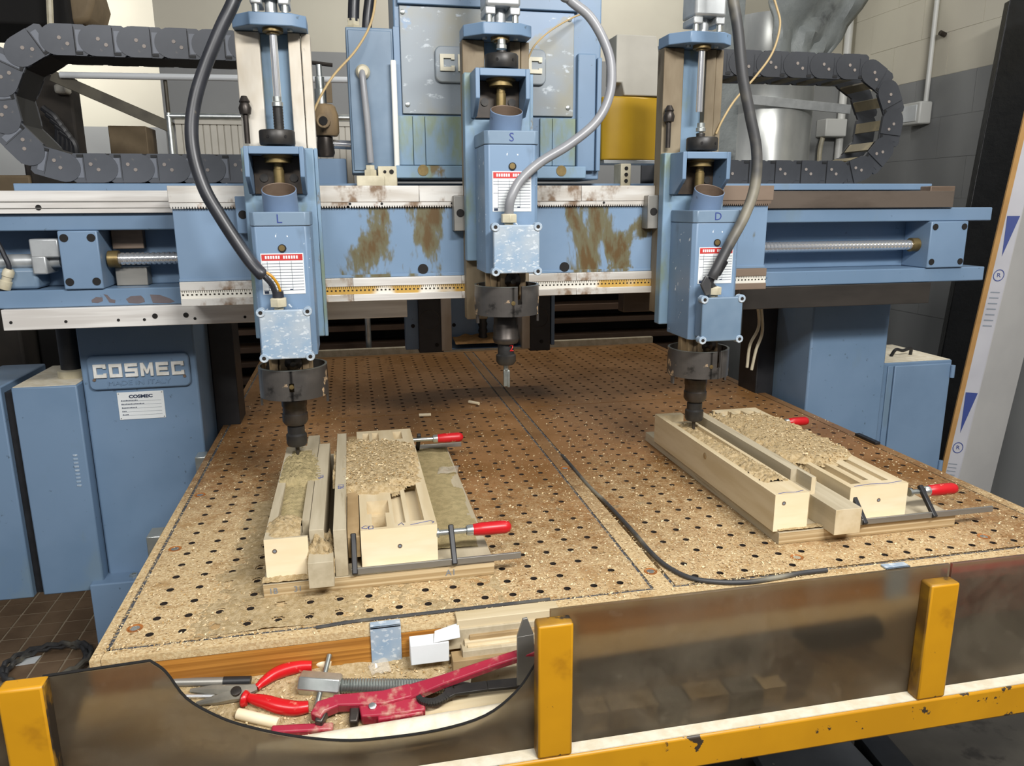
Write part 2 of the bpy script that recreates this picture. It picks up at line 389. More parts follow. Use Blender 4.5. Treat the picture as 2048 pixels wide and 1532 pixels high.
def tape(name, c, step):
    m = bpy.data.materials.new(name); m.use_nodes = True; nt = m.node_tree; b = nt.nodes['Principled BSDF']
    sep = nt.nodes.new('ShaderNodeSeparateXYZ'); nt.links.new(ncoord(nt), sep.inputs[0])
    def ticks(st, w): return nmath(nt, 'LESS_THAN', nmath(nt, 'FRACT', nmath(nt, 'DIVIDE', sep.outputs[0], st)), w)
    up = nmath(nt, 'GREATER_THAN', sep.outputs[2], .0135)
    f = nmath(nt, 'MAXIMUM', nmath(nt, 'MULTIPLY', ticks(step / 2, .3), up),
              nmath(nt, 'MULTIPLY', ticks(step, .45), nmath(nt, 'MULTIPLY', nmath(nt, 'LESS_THAN', sep.outputs[2], .011), nmath(nt, 'GREATER_THAN', sep.outputs[2], .007))))
    base = nmix(nt, nramp(nt, nnoise(nt, ncoord(nt, False, (1, 1, 1), (.4, 0, 0)), 4, 2), .52, .56), lin(c), lin('#c09a4e'))
    nt.links.new(nmix(nt, f, base, lin('#2a251c')), b.inputs['Base Color']); b.inputs['Roughness'].default_value = .4; MATS[name] = m
tape('tape', '#e2ded2', .010)
def wallblock(): pass

def stained():
    m = bpy.data.materials.new('blue_stained'); m.use_nodes = True; nt = m.node_tree; b = nt.nodes['Principled BSDF']
    co = ncoord(nt); sep = nt.nodes.new('ShaderNodeSeparateXYZ'); nt.links.new(co, sep.inputs[0]); x = sep.outputs[0]
    def win(c, w): return nramp(nt, nmath(nt, 'ABSOLUTE', nmath(nt, 'SUBTRACT', x, c)), w * .6, w, 1, 0)
    z = nmath(nt, 'MAXIMUM', win(-.245, .15), win(.295, .13))
    n1 = nnoise(nt, ncoord(nt, False, (1, 1, .55), (.9, 0, .3)), 8, 5, .6, .4); n2 = nnoise(nt, ncoord(nt, False, (1, 1, .25), (2.2, 0, 1)), 22, 5, .65)
    f = nmath(nt, 'ADD', nmath(nt, 'ADD', nmath(nt, 'MULTIPLY', n1, .75), nmath(nt, 'MULTIPLY', n2, .35)), nmath(nt, 'MULTIPLY', z, .13))
    base = nmix(nt, nramp(nt, nnoise(nt, co, 4), .35, .65), lin('#738ca6'), lin('#7b93ad'))
    c = nmix(nt, nramp(nt, f, .645, .70), base, lin('#66624a')); c = nmix(nt, nramp(nt, f, .70, .76), c, lin('#5c4728'))
    nt.links.new(c, b.inputs['Base Color']); b.inputs['Roughness'].default_value = .4; MATS['blue_stained'] = m
stained()
random.seed(7)
FZ = -Z0
# ---------------------------------------------------------------- the room
fl = MB().box(-4, 5, -4, 8, FZ - .1, FZ - .004).build('floor', ['floor'], None, smooth=False); tag(fl, 'dark workshop floor with small square brown tiles', kind='structure')
TP = .094
tl = MB().box(-TP / 2 + .004, TP / 2 - .004, -TP / 2 + .004, TP / 2 - .004, -.006, 0).mesh('tile')
def tile_patch(nx, ny, cx, cy):
    first = True
    for i in range(nx):
        for j in range(ny):
            x = cx + i * TP; y = cy + j * TP
            if first:
                t = finish(tl, 'floor_tile', 'tile', None, smooth=False, org=(0, 0, 0)); first = False
            else:
                t = bpy.data.objects.new('floor_tile', tl); COL.objects.link(t)
            t.parent = fl; t.location = Vector((x, y, FZ + random.uniform(0, .001))) - WORIG[fl]; WORIG[t] = Vector((x, y, FZ))
tile_patch(13, 20, -1.52, .98)
g_ = MB().box(-1.6, -.28, .92, 2.92, FZ - .0039, FZ - .0025).build('grout_bed', 'grout', fl, smooth=False)
wb = MB().box(-.531, 3.45, 3.1, 3.25, FZ, 1.449, 1).box(-.531, 3.45, 3.1, 3.25, 1.449, 3.2, 0).build('wall_back', ['cream_wall', 'grey_wall'], None, smooth=False)
tag(wb, 'back wall of the workshop, cream above grey', kind='structure')
wf = MB().box(-4, -.4, 5.4, 5.6, FZ, 1.278, 1).box(-4, -.4, 5.4, 5.6, 1.278, 3.6, 0).build('wall_rear', ['cream_wall', 'grey_wall'], None, smooth=False)
tag(wf, 'far rear wall beyond the opening on the left, cream above grey', kind='structure')
# right wall of painted concrete blocks; the grey dado ends on a course
WX = 3.3; CH = .2; BL = .4
wr = MB().box(WX + .0025, WX + .2, -1.2, 3.1, FZ, 1.296, 1).box(WX + .0025, WX + .2, -1.2, 3.1, 1.296, 3.2, 0).build('wall_right', ['cream_wall', 'grey_wall'], None, smooth=False)
tag(wr, 'right wall of painted concrete blocks, cream above grey', kind='structure')
bk = {}
for key in ('cream_wall', 'grey_wall'):
    me = MB().box(0, .02, -BL / 2 + .0011, BL / 2 - .0011, .0011, CH - .0011).mesh('block'); me.materials.append(MM(key)); bk[key] = me
dado = 1.296; k = 0
for r in range(-6, 9):
    z = dado + r * CH
    for c in range(0, 8):
        y = 2.9 - c * BL - (BL / 2 if r % 2 else 0)
        o = bpy.data.objects.new('wall_block', bk['cream_wall' if r >= 0 else 'grey_wall']); COL.objects.link(o)
        o.parent = wr; o.location = Vector((WX + random.uniform(0, .0015), y, z)) - WORIG[wr]; WORIG[o] = Vector((WX, y, z))
# ---------------------------------------------------------------- machine table
TX0, TX1, TY0, TY1 = -.072, 1.81, -.06, 2.32
tb = thing('machine_table', 'perforated brown plywood router table dusted with sawdust', 'table', ((TX0 + TX1) / 2, 1.1, FZ))
PT = .013
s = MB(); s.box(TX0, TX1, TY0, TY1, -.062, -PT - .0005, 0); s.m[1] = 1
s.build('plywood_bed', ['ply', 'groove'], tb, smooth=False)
box('bed_frame', 'under', tb, .10, 1.60, .85, 2.2, FZ, -.063, 0)
HR = .0067
def panel(x0, x1, y0, y1, hx0, ncol, hy0, nrow, fill):
    b = MB(); p = .05; h = p / 2
    X0, X1 = hx0 - h, hx0 + (ncol - 1) * p + h; Y0, Y1 = hy0 - h, hy0 + (nrow - 1) * p + h
    cs = [math.cos(math.radians(30 * k)) * HR for k in range(12)]; sn = [math.sin(math.radians(30 * k)) * HR for k in range(12)]
    fs = []
    for q in range(4):
        c = 24 + q
        for k in range(3): fs.append((c, 12 + (3 * q + k + 1) % 12, 12 + 3 * q + k)[::-1])
        fs.append((24 + (q - 1) % 4, 24 + q, 12 + 3 * q))
    wfs = [(k, (k + 1) % 12, 12 + (k + 1) % 12, 12 + k)[::-1] for k in range(12)]
    for i in range(ncol):
        for j in range(nrow):
            x = hx0 + i * p; y = hy0 + j * p
            if random.random() < fill * max(0, 1 - y / .9):
                b.add([(x - h, y - h, 0), (x + h, y - h, 0), (x + h, y + h, 0), (x - h, y + h, 0)], [(0, 1, 2, 3)]); continue
            vs = [(x + cs[k], y + sn[k], -PT) for k in range(12)] + [(x + cs[k], y + sn[k], 0) for k in range(12)]
            vs += [(x + h, y + h, 0), (x - h, y + h, 0), (x - h, y - h, 0), (x + h, y - h, 0)]
            b.add(vs, fs); n_ = len(b.v) - 28
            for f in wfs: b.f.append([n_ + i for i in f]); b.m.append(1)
    def q(a, c, d, e): b.add([(a, d, 0), (c, d, 0), (c, e, 0), (a, e, 0)], [(0, 1, 2, 3)])
    q(x0, X0, y0, y1); q(X1, x1, y0, y1); q(X0, X1, y0, Y0); q(X0, X1, Y1, y1)
    b.add([(x0, y0, 0), (x1, y0, 0), (x1, y1, 0), (x0, y1, 0), (x0, y0, -PT), (x1, y0, -PT), (x1, y1, -PT), (x0, y1, -PT)],
          [(4, 5, 1, 0), (5, 6, 2, 1), (6, 7, 3, 2), (7, 4, 0, 3)])
    me = b.mesh('panel'); return finish(me, 'perforated_panel', ['table_top', 'hole_shade'], tb, smooth=False)
RX = .945
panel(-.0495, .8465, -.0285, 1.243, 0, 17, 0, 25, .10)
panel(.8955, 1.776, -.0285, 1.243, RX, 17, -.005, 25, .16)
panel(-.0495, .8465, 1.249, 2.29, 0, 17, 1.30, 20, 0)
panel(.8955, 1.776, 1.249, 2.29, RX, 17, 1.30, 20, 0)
for (a, b_, c, d) in ((TX0, -.0565, TY0, TY1), (1.7815, TX1, TY0, TY1), (.853, .8885, -.036, 2.29), (-.0555, 1.7815, TY0, -.0365), (-.0555, 1.7815, 2.2955, TY1)):
    box('rim_strip', 'table_rim', tb, a, b_, c, d, -PT, -.0002, 0)
for (a, b_, c, d) in ((-.0563, -.0497, -.0363, 2.29), (-.0563, .8527, -.0363, -.0287), (.8887, 1.7813, -.0363, -.0287), (1.7762, 1.7813, -.0287, 2.29), (.8467, .8528, -.0287, 2.29), (.8887, .8953, .66, 2.29), (.8887, .8953, -.0287, .02), (-.0497, .8467, 1.2432, 1.2488), (.8953, 1.7762, 1.2432, 1.2488)):
    box('gasket', 'gasket', tb, a, b_, c, d, -PT - .0003, -.0022, 0)
for (x, y) in ((-.028, .025), (-.028, .328), (.277, .026), (.871, .029), (1.171, .022), (-.033, .63), (.871, .62), (1.60, .024)):
    s = MB(); s.lathe((x, y, -.0002), (0, 0, 1), [(.0125, 0), (.0125, .0012), (.0085, .0012), (.0075, .0004)], 20, 0, True, False); s.lathe((x, y, -.0001), (0, 0, 1), [(.0076, 0), (.0076, .0006)], 14, 1)
    s.build('screw_recess', ['recess', 'zinc'], tb)
# blue metal tabs on the front edge, left edge brackets
def tab(x0, x1): MB().box(x0, x1, -.064, -.0605, -.065, .004).box(x0, x1, -.064, -.045, .0003, .004).build('blue_tab', 'blue_worn', tb, .0008)
tab(.349, .3985); tab(1.305, 1.355)
for y, z in ((.40, -.045), (.93, -.045)):
    MB().box(-.10, -.0725, y, y + .05, z - .02, z + .045).build('edge_stop', 'zinc', tb, .002)
# rear fence behind the table
box('back_batten', 'wood_grey', tb, TX0, TX1, 2.322, 2.35, -.05, .03, .002)
# ---------------------------------------------------------------- gantry
ga = thing('gantry_frame', 'sky blue steel gantry beam on two columns bridging the table', 'gantry', (.87, 1.1, FZ))
BX0, BX1 = -.80, 2.292
BY = .84
s = MB(); s.box(BX0, BX1, BY, 1.10, .619, .659); s.box(BX0, BX1, BY, 1.10, .435, .478); s.box(BX0, BX1, .945, 1.10, .478, .619)
s.build('beam', 'blue', ga, .003)
box('upper_way', 'steel', ga, BX0, .2, .826, .90, .6595, .712, .0015)
box('upper_way', 'way_brown', ga, .2, 2.14, .83, .90, .6595, .708, .0015)
s = MB(); s.box(BX0, -.02, .824, .8255, .686, .688); s.box(BX0, -.02, .824, .8255, .671, .6725); s.build('way_scribe', 'steel_dull', ga)
box('chain_tray', 'blue', ga, BX0 + .36, 2.122, .905, 1.26, .712, .731, .002)
box('way_end_block', 'steel_brown', ga, 2.06, 2.145, .835, .88, .6595, .722, .002)
box('lower_way', 'steel', ga, -.478, .49, .826, .88, .384, .4345, .0015)
box('lower_way', 'way_brown', ga, 1.10, 1.46, .835, .88, .375, .4345, .0015)
box('lower_way', 'way_dark', ga, 1.4605, 2.10, .835, .88, .370, .4345, .0015)
for u, v in ((310, 632), (372, 630), (22, 645), (132, 643), (237, 640), (289, 639), (390, 637), (490, 634), (77, 415)):
    p = at(u, v, y=.826); MB().cyl((p.x, .8245, p.z), (p.x, .83, p.z), .0065 if v < 634 and u < 400 or u == 77 else .0035, 14).build('way_bolt', 'dark_hole', ga)
# ball screw between bearing blocks
SZ = .547; SY = .885
pr = [(.0155, 0)]
L = 2.075 + .225; npit = 190
for k in range(npit):
    h = L * k / npit; pr += [(.0155, h + .001), (.0155, h + L / npit * .55), (.0135, h + L / npit * .68), (.0135, h + L / npit * .9)]
MB().lathe((-.225, SY, SZ), (1, 0, 0), pr, 16).build('ball_screw', 'chrome', ga)
for x0, x1, xc in ((-.334, -.246, -.229), (2.075, 2.205, 2.062)):
    bb = MB().box(x0, x1, .832, .945, .4785, .6185).build('bearing_block', 'blue_clean', ga, .003)
    for dx in (.014, x1 - x0 - .014):
        for z in (.497, .602):
            MB().cyl((x0 + dx, .8305, z), (x0 + dx, .836, z), .0095, 18).build('bolt_hole', 'dark_hole', bb)
    MB().cyl((xc - .012, SY, SZ), (xc + .012, SY, SZ), .021, 20).build('bearing_collar', 'brass', ga)
box('stop_block', 'steel_dull', ga, -.235, -.16, .90, .945, .4785, .525, .002)
box('screw_cover', 'steel_brown', ga, -.24, -.165, .92, .945, .57, .6185, .002)
# drive coupling at the left end
MB().box(-.405, -.34, .85, .93, .555, .60).box(-.405, -.372, .85, .93, .515, .56).build('motor_bracket', 'aluminium', ga, .004)
MB().lathe((-.49, SY, SZ - .002), (1, 0, 0), [(.018, 0), (.018, .08), (.012, .082), (.012, .10), (.016, .101), (.016, .14), (.008, .141), (.008, .16)], 20).build('coupling', 'aluminium', ga)
MB().box(-.62, -.40, .86, .945, .4795, .53).build('motor_base', 'blue_grey', ga, .008)
p = spline([at(-40, 430, y=.85), at(-5, 485, y=.85), at(8, 510, y=.85), at(18, 535, y=.85), at(8, 560, y=.85), at(2, 590, y=.85)], 6)
MB().tube(p, .006, 8).build('sensor_cable', 'rubber', ga)
a = at(19, 538, y=.85); b_ = at(6, 585, y=.85); d_ = (b_ - a)
MB().lathe(a, d_, [(.009, 0), (.013, .006), (.013, .018), (.011, .02), (.011, .03), (.014, .031), (.014, .05), (.010, .052)], 14).build('cable_connector', 'gland', ga)
# columns
for x0, x1 in ((-.392, -.092), (1.84, 2.132)):
    box('column', 'blue', ga, x0, x1, 1.04, 1.38, FZ, .4345, .006)
box('column_foot', 'blue', ga, -.425, -.088, .975, 1.45, FZ, -.372, .004)
MB().lathe((-.315, 1.008, -.372), (0, 0, 1), [(.012, 0), (.012, .007), (.006, .0075), (.006, .002)], 6).build('foot_bolt', 'zinc', ga)
box('column_foot', 'blue', ga, 1.836, 2.17, .975, 1.45, FZ, -.372, .004)
box('side_plate', 'black', ga, -.0915, -.02, 1.25, 1.38, FZ, .43, .003)
box('side_plate', 'black', ga, 1.77, 1.8395, 1.25, 1.38, FZ, .36, .003)
# raised maker's badge and data plate on the left column
def roundrect(x0, x1, z0, z1, r, n=5):
    o = []
    for cx, cz, a0 in ((x1 - r, z1 - r, 0), (x0 + r, z1 - r, 90), (x0 + r, z0 + r, 180), (x1 - r, z0 + r, 270)):
        o += [(cx + r * math.cos(math.radians(a0 + 90 * k / n)), cz + r * math.sin(math.radians(a0 + 90 * k / n))) for k in range(n + 1)]
    return o
def letters(word, x0, x1, z0, z1, y0, y1, t=.24, gap=.24):
    b = MB(); n = len(word); w = (x1 - x0) / (n + gap * (n - 1)); h = z1 - z0
    a1, a2 = .5 - t / 2, .5 + t / 2
    G = {'C': [[(0, 0), (1, 0), (1, .32), (1 - t, .32), (1 - t, t), (t, t), (t, 1 - t), (1 - t, 1 - t), (1 - t, .68), (1, .68), (1, 1), (0, 1)]],
         'O': [[(0, 0), (1, 0), (1 - t, t), (t, t)], [(1, 0), (1, 1), (1 - t, 1 - t), (1 - t, t)], [(1, 1), (0, 1), (t, 1 - t), (1 - t, 1 - t)], [(0, 1), (0, 0), (t, t), (t, 1 - t)]],
         'S': [[(0, 0), (1, 0), (1, a2), (t, a2), (t, 1 - t), (1, 1 - t), (1, 1), (0, 1), (0, a1), (1 - t, a1), (1 - t, t), (0, t)]],
         'E': [[(0, 0), (1, 0), (1, t), (t, t), (t, a1), (.92, a1), (.92, a2), (t, a2), (t, 1 - t), (1, 1 - t), (1, 1), (0, 1)]],
         'M': [[(0, 0), (t, 0), (t, .60), (.42, .18), (.58, .18), (1 - t, .60), (1 - t, 0), (1, 0), (1, 1), (1 - t, 1), (.5, .46), (t, 1), (0, 1)]]}
    for i, ch in enumerate(word):
        a = x0 + i * w * (1 + gap)
        for poly in G[ch]: b.prism([(a + u * w, z0 + v * h) for u, v in poly], 'y', y0, y1)
    return b
CY = 1.04
bd = MB().prism(roundrect(-.372, -.109, .181, .277, .016), 'y', CY - .011, CY - .0002).build('badge', 'blue', ga, .004)
letters('COSMEC', -.356, -.123, .2165, .254, CY - .0165, CY - .0105).build('badge_lettering', 'letter_white', bd, 0, smooth=False)
text('badge_lettering', 'MADE IN ITALY', .019, (-.243, CY - .0118, .199), 'blue', bd, .0012, sx=1.25)
for x in (-.357, -.124): MB().cyl((x, CY - .014, .211), (x, CY - .0105, .211), .0042, 10).build('rivet', 'steel_brown', bd)
np_ = MB().box(-.308, -.187, CY - .002, CY - .0002, .091, .170).build('data_plate', 'plate_white', ga, .0005)
text('plate_heading', 'COSMEC', .0125, (-.247, CY - .0023, .1565), 'print_dark', np_, .0002, sx=1.25, off=.0006)
s = MB()
for i, z in enumerate((.1435, .1335, .123, .113, .103)):
    s.box(-.30, -.195, CY - .0024, CY - .002, z - .0004, z + .0003)
s.build('rule_lines', 'print_grey', np_, smooth=False)
s = MB()
for i, (z, w) in enumerate(((.1445, .045), (.1345, .06), (.124, .04), (.114, .015), (.104, .016))):
    for k in range(int(w / .004)): s.box(-.299 + k * .004, -.299 + k * .004 + .0028, CY - .0024, CY - .002, z, z + .0022 + .0006 * (k % 3 == 0))
s.build('small_print', 'print_dark', np_, smooth=False)
for x in (-.304, -.191):
    for z in (.095, .166): MB().cyl((x, CY - .0026, z), (x, CY - .002, z), .0016, 8).build('plate_rivet', 'steel_dull', np_)

# patches of bare metal where the paint has lifted off the lower beam flange
for px in (((183, 600), (192, 594), (205, 595), (206, 602), (196, 606), (184, 605)), ((207, 588), (215, 590), (222, 598), (231, 600), (230, 606), (219, 605), (214, 597)), ((252, 598), (262, 592), (282, 591), (288, 597), (290, 604), (278, 607), (258, 606)), ((300, 589), (320, 590), (338, 596), (350, 603), (340, 606), (306, 606), (303, 598))):
    MB().prism([(at(u, v, y=BY).x, at(u, v, y=BY).z) for u, v in px], 'y', BY - .0006, BY + .001).build('bare_patch', 'bare_metal', ga)
for px in (((80, 618), (98, 616), (104, 618), (90, 621)),): pass
# ---------------------------------------------------------------- carriage on the beam
ca = thing('spindle_carriage', 'wide blue oil-stained carriage plate riding along the gantry beam', 'carriage', (.706, .76, .44))
CX0, CX1, CYF = -.046, 1.458, .712
MB().box(CX0, CX1, CYF, .80, .502, .668).build('front_plate', 'blue_stained', ca, .002)
box('plate_lip', 'blue_stained', ca, CX0, CX1, CYF - .003, CYF, .502, .509, .0008)
segs = [(-.05, .0, 'steel_brown'), (.0, .34, 'steel_rusty'), (.34, .62, 'steel_rusty'), (.62, .92, 'steel_rusty'), (.92, 1.14, 'steel_brown'), (1.14, 1.465, 'steel_brown')]
for a, b_, m in ((-.05, .52, 'steel_rusty'), (.5205, .93, 'steel_rusty'), (.9305, 1.16, 'steel_rusty'), (1.1605, 1.465, 'steel_brown')):
    box('top_way', m, ca, a, b_, .700, .80, .682, .720, .0012)
for a, b_, m in ((-.048, .352, 'steel_rusty'), (.3525, .75, 'steel_rusty'), (.7505, 1.155, 'steel_rusty'), (1.1555, 1.46, 'steel_brown')):
    s = MB(); s.box(a, b_, .702, .712, .6735, .6815)
    n = int((b_ - a) / .006); pts = []
    for k in range(n):
        x = a + k * .006; s.prism([(x + .0005, .6736), (x + .002, .669), (x + .004, .669), (x + .0055, .6736)], 'y', .702, .712)
    s.build('gear_rack', m, ca, smooth=False)
for x in (.105, .355, .43, .60, .99, 1.11, 1.20): MB().cyl((x, .7008, .678), (x, .703, .678), .003, 12).build('rack_screw', 'dark_hole', ca)
for a, b_, m in ((-.045, .352, 'steel_rusty'), (.3525, .62, 'steel'), (.6205, .92, 'steel_rusty'), (.9205, 1.15, 'steel_rusty'), (1.1505, 1.461, 'steel_brown')):
    box('lower_way', m, ca, a, b_, .702, .80, .481, .5015, .001)
    box('lower_way', m, ca, a, b_, .700, .80, .445, .462, .001)
box('measuring_tape', 'tape', ca, -.045, 1.461, .7045, .80, .4622, .4808, 0)
for x, z in ((.525, .5195), (.89, .5165)): MB().cyl((x, CYF - .0035, z), (x, CYF + .004, z), .0125, 22).build('bolt_hole', 'dark_hole', ca)
MB().cyl((1.195, CYF - .002, .53), (1.195, CYF + .004, .53), .006, 16).build('bolt_hole', 'dark_hole', ca)
for x0, x1, m in ((.600, .632, 'steel_dull'), (1.098, 1.130, 'steel_dull'), (.098, .128, 'blue')):
    lg = box('stop_lug', m, ca, x0, x1, .672, .712, .612, .696, .002)
    MB().cyl(((x0 + x1) / 2, .6705, .655), ((x0 + x1) / 2, .674, .655), .0095, 18).build('bolt_hole', 'dark_hole', lg)
# electrical enclosure on top of the carriage
EY = .862
box('enclosure', 'blue', ca, .485, 1.03, .87, 1.06, .74, 1.30, .004)
cv = box('cover_plate', 'cover_worn', ca, .500, .953, EY, .8695, .903, 1.158, .0015)
box('cover_top', 'blue', ca, .495, .965, .855, .8695, 1.161, 1.30, .002)
for x, z in ((.513, .925), (.938, .925), (.508, 1.143), (.94, 1.143)): MB().lathe((x, EY - .0035, z), (0, 1, 0), [(.004, 0), (.006, .001), (.006, .0034)], 14).build('cover_screw', 'zinc', cv)
for a, b_ in ((.484, .5235), (.5245, .555), (.556, .66), (.862, .895), (.896, .96)):
    box('lower_panel', 'blue_grimy', ca, a, b_, EY, .8695, .776, .898, .0012)
box('lower_sill', 'blue_grimy', ca, .475, .985, .84, .869, .742, .774, .003)
MB().cyl((.545, .838, .762), (.545, .842, .762), .014, 18).build('sill_hole', 'brass', ca)
MB().cyl((.915, .838, .762), (.915, .842, .762), .014, 18).build('sill_hole', 'brass', ca)
bd2 = MB().prism(roundrect(.585, .875, .979, 1.066, .016), 'y', EY - .011, EY - .0002).build('badge', 'cover_worn', ca, .003)
letters('COSMEC', .597, .863, 1.006, 1.046, EY - .0165, EY - .0105).build('badge_lettering', 'badge_letter', bd2, 0, smooth=False)
# side boxes of the enclosure
lb = box('side_box', 'blue_grey', ca, .366, .483, .872, 1.0, .755, 1.106, .003)
box('side_box_door', 'blue_grey', lb, .371, .478, .868, .8715, .762, 1.099, .002)
box('side_flange', 'blue', ca, .483, .499, .868, .90, .765, 1.11, .001)
box('side_channel', 'blue', ca, .962, 1.012, .852, .90, .762, 1.06, .003)
box('side_channel', 'blue', ca, 1.014, 1.026, .846, .90, .762, 1.05, .002)
MB().box(.4725, .4865, .846, .853, .757, 1.028).build('white_lath', 'pvc', ca, .003)
# hose from the side box into the gland block
p = spline([Vector((.404, .866, .999)), Vector((.402, .855, .996)), Vector((.404, .849, .96)), Vector((.409, .847, .88)), Vector((.413, .847, .78))], 7)
MB().tube(p, .0085, 10).build('side_hose', 'grey_hose', ca)
MB().lathe((.404, .867, 1.0), (0, -1, 0), [(.018, 0), (.018, .008), (.012, .016)], 16).build('hose_elbow', 'gland', ca)
MB().box(.375, .445, .83, .869, .72, .748).box(.43, .478, .84, .869, .72, .772).build('gland_block', 'gland', ca, .002)
MB().lathe((.411, .85, .748), (0, 0, 1), [(.017, 0), (.017, .014), (.012, .016), (.012, .026)], 6).build('hose_gland', 'gland', ca)
MB().cyl((.447, .8385, .758), (.447, .8405, .758), .004, 10).cyl((.464, .8385, .758), (.464, .8405, .758), .006, 10).build('block_hole', 'dark_hole', ca)
MB().lathe((.388, .93, 1.106), (0, 0, 1), [(.022, 0), (.022, .012), (.016, .014), (.016, .03)], 6).build('cable_gland', 'gland', ca)
MB().tube(spline([(.388, .93, 1.13), (.392, .932, 1.18), (.40, .94, 1.25), (.405, .95, 1.4), (.42, 1.0, 1.9)], 5), .015, 10).tube(spline([(.42, .94, 1.106), (.425, .94, 1.15), (.44, .95, 1.25), (.445, .96, 1.4), (.47, 1.02, 1.9)], 5), .013, 10).build('supply_cable', 'rubber', ca)
# valve cluster and riser left of the enclosure
box('riser_base', 'blue', ca, .275, .352, .93, 1.0, .72, .795, .003)
# regulator unit: yellow case under a grey cover
ru = thing('drive_box', 'yellow drive box with pale grey metal cover on the carriage', 'drive box', (1.165, 1.04, .80))
MB().prism([(1.078, 1.0), (1.078, 1.09), (1.262, 1.09), (1.262, 1.0), (1.17, .985), (1.10, .985)], 'z', .80, .975).build('case', 'yellow_box', ru, .004)
MB().prism([(1.115, 1.14), (1.235, 1.14), (1.262, .978), (1.142, .978), (1.134, 1.012), (1.115, 1.012)], 'y', .99, 1.08).build('cover', 'panel_cream', ru, .003)
MB().lathe((1.112, 1.03, .976), (0, 0, 1), [(.014, 0), (.014, .012), (.008, .014), (.008, .026)], 8).build('fitting', 'black_metal', ru)
box('base_plate', 'aluminium', ru, 1.085, 1.27, .99, 1.09, .79, .80, .001)
st = thing('valve_manifold', 'rust brown valve manifold with chrome tee beside left slide', 'valve', (.315, .97, .80))
s = MB(); s.lathe((.305, .95, .852), (0, 0, 1), [(.028, 0), (.034, .01), (.034, .05), (.026, .075), (.018, .08)], 14); s.cyl((.30, .92, .885), (.30, .89, .885), .018, 14)
s.build('valve_body', 'tan_casting', st, .002)
MB().cyl((.30, .889, .885), (.30, .887, .885), .011, 12).build('valve_port', 'dark_hole', st)
MB().lathe((.30, .95, .80), (0, 0, 1), [(.02, 0), (.024, .01), (.02, .05), (.026, .052)], 12).build('valve_base', 'gunmetal', st)
MB().lathe((.295, .96, .93), (0, 0, 1), [(.016, 0), (.016, .04), (.012, .042), (.012, .07), (.008, .072), (.008, .10)], 12).build('riser_pipe', 'zinc', st)
MB().cyl((.275, .96, 1.035), (.33, .96, 1.03), .005, 8).build('tee_handle', 'gunmetal', st)
MB().cyl((.31, .97, .835), (.372, .97, .832), .012, 12).build('pipe_union', 'chrome', st)
MB().box(.31, .325, .94, .945, .935, .985).build('tag_plate', 'crate_brown', st, .001)
# box on rear of carriage (blue terminal with two plug faces)
rb = thing('terminal_block', 'pale terminal block with round plug holes behind the carriage', 'terminal', (1.13, .93, .722))
box('body', 'gland', rb, 1.105, 1.135, .90, .96, .722, .785, .002)
for z in (.738, .755, .772):
    MB().cyl((1.121, .8985, z), (1.121, .901, z), .0055, 10).build('plug_hole', 'dark_hole', rb)
# slide carriage underside frame behind the beam
uf = thing('rear_lift_frame', 'black and blue frame hanging behind beam with sawdust inside', 'frame', (.80, 1.55, .15))
Y = 1.5
def rr(u0, u1, v0, v1, y0, y1, name, m, bev=.002):
    a = at(u0, v1, y=y0); b = at(u1, v0, y=y0); return box(name, m, uf, a.x, b.x, y0, y1, a.z, b.z + .0, bev)
rr(812, 838, 560, 700, 1.49, 1.53, 'blue_flat', 'blue')
rr(1102, 1110, 560, 690, 1.49, 1.60, 'blue_flat', 'blue')
rr(839, 884, 560, 706, 1.48, 1.60, 'black_cheek', 'black')
rr(1060, 1101, 560, 702, 1.48, 1.60, 'black_cheek', 'black')
rr(884, 901, 560, 702, 1.47, 1.56, 'steel_upright', 'steel_dirty')
rr(1044, 1060, 560, 698, 1.47, 1.56, 'steel_upright', 'steel_dirty')
rr(901, 1044, 560, 692, 1.58, 1.62, 'back_sheet', 'blue')
rr(901, 1044, 692, 700, 1.48, 1.62, 'sill', 'blue')
p = at(966, 680, y=1.54)
MB().lathe((p.x, 1.54, p.z), (0, 0, 1), [(.018 if k % 2 else .014, .012 * k) for k in range(26)], 12).build('lead_screw', 'black_metal', uf)
for x in (.60, 1.02): box('hanger', 'black', uf, x, x + .06, 1.101, 1.60, .46, .50, .002); box('hanger', 'black', uf, x, x + .06, 1.56, 1.60, .30, .46, .002)
for u, v in ((860, 640), (1078, 636)):
    p = at(u, v, y=1.479); MB().pipe((p.x, 1.4785, p.z), (0, 1, 0), .036, .034, .003).build('cheek_ring', 'gunmetal', uf)
p = at(846, 647, y=1.489)
for u, v, yy in ((826, 652, 1.489), (874, 690, 1.479), (1083, 683, 1.479), (908, 650, 1.579)):
    p = at(u, v, y=yy); MB().cyl((p.x, yy - .001, p.z), (p.x, yy + .004, p.z), .007, 12).build('bolt_hole', 'dark_hole', uf)

a = at(905, 690, y=1.5); b_ = at(1040, 690, y=1.5)
s = MB(); n = 24; vs = []
for j in range(5):
    for i in range(n + 1):
        u = i / n; x = a.x + .01 + (b_.x - a.x - .02) * u; hh = (.012 + .022 * u + .010 * mnoise.noise(Vector((u * 7, j * .7, 3)))) * (j / 4) ** .6
        vs.append((x, 1.485 + .09 * j / 4, a.z + .004 + hh))
s.add(vs, [(j * (n + 1) + i, j * (n + 1) + i + 1, (j + 1) * (n + 1) + i + 1, (j + 1) * (n + 1) + i) for j in range(4) for i in range(n)])
s.build('sawdust_pile', 'dust_orange', uf)['kind'] = 'stuff'
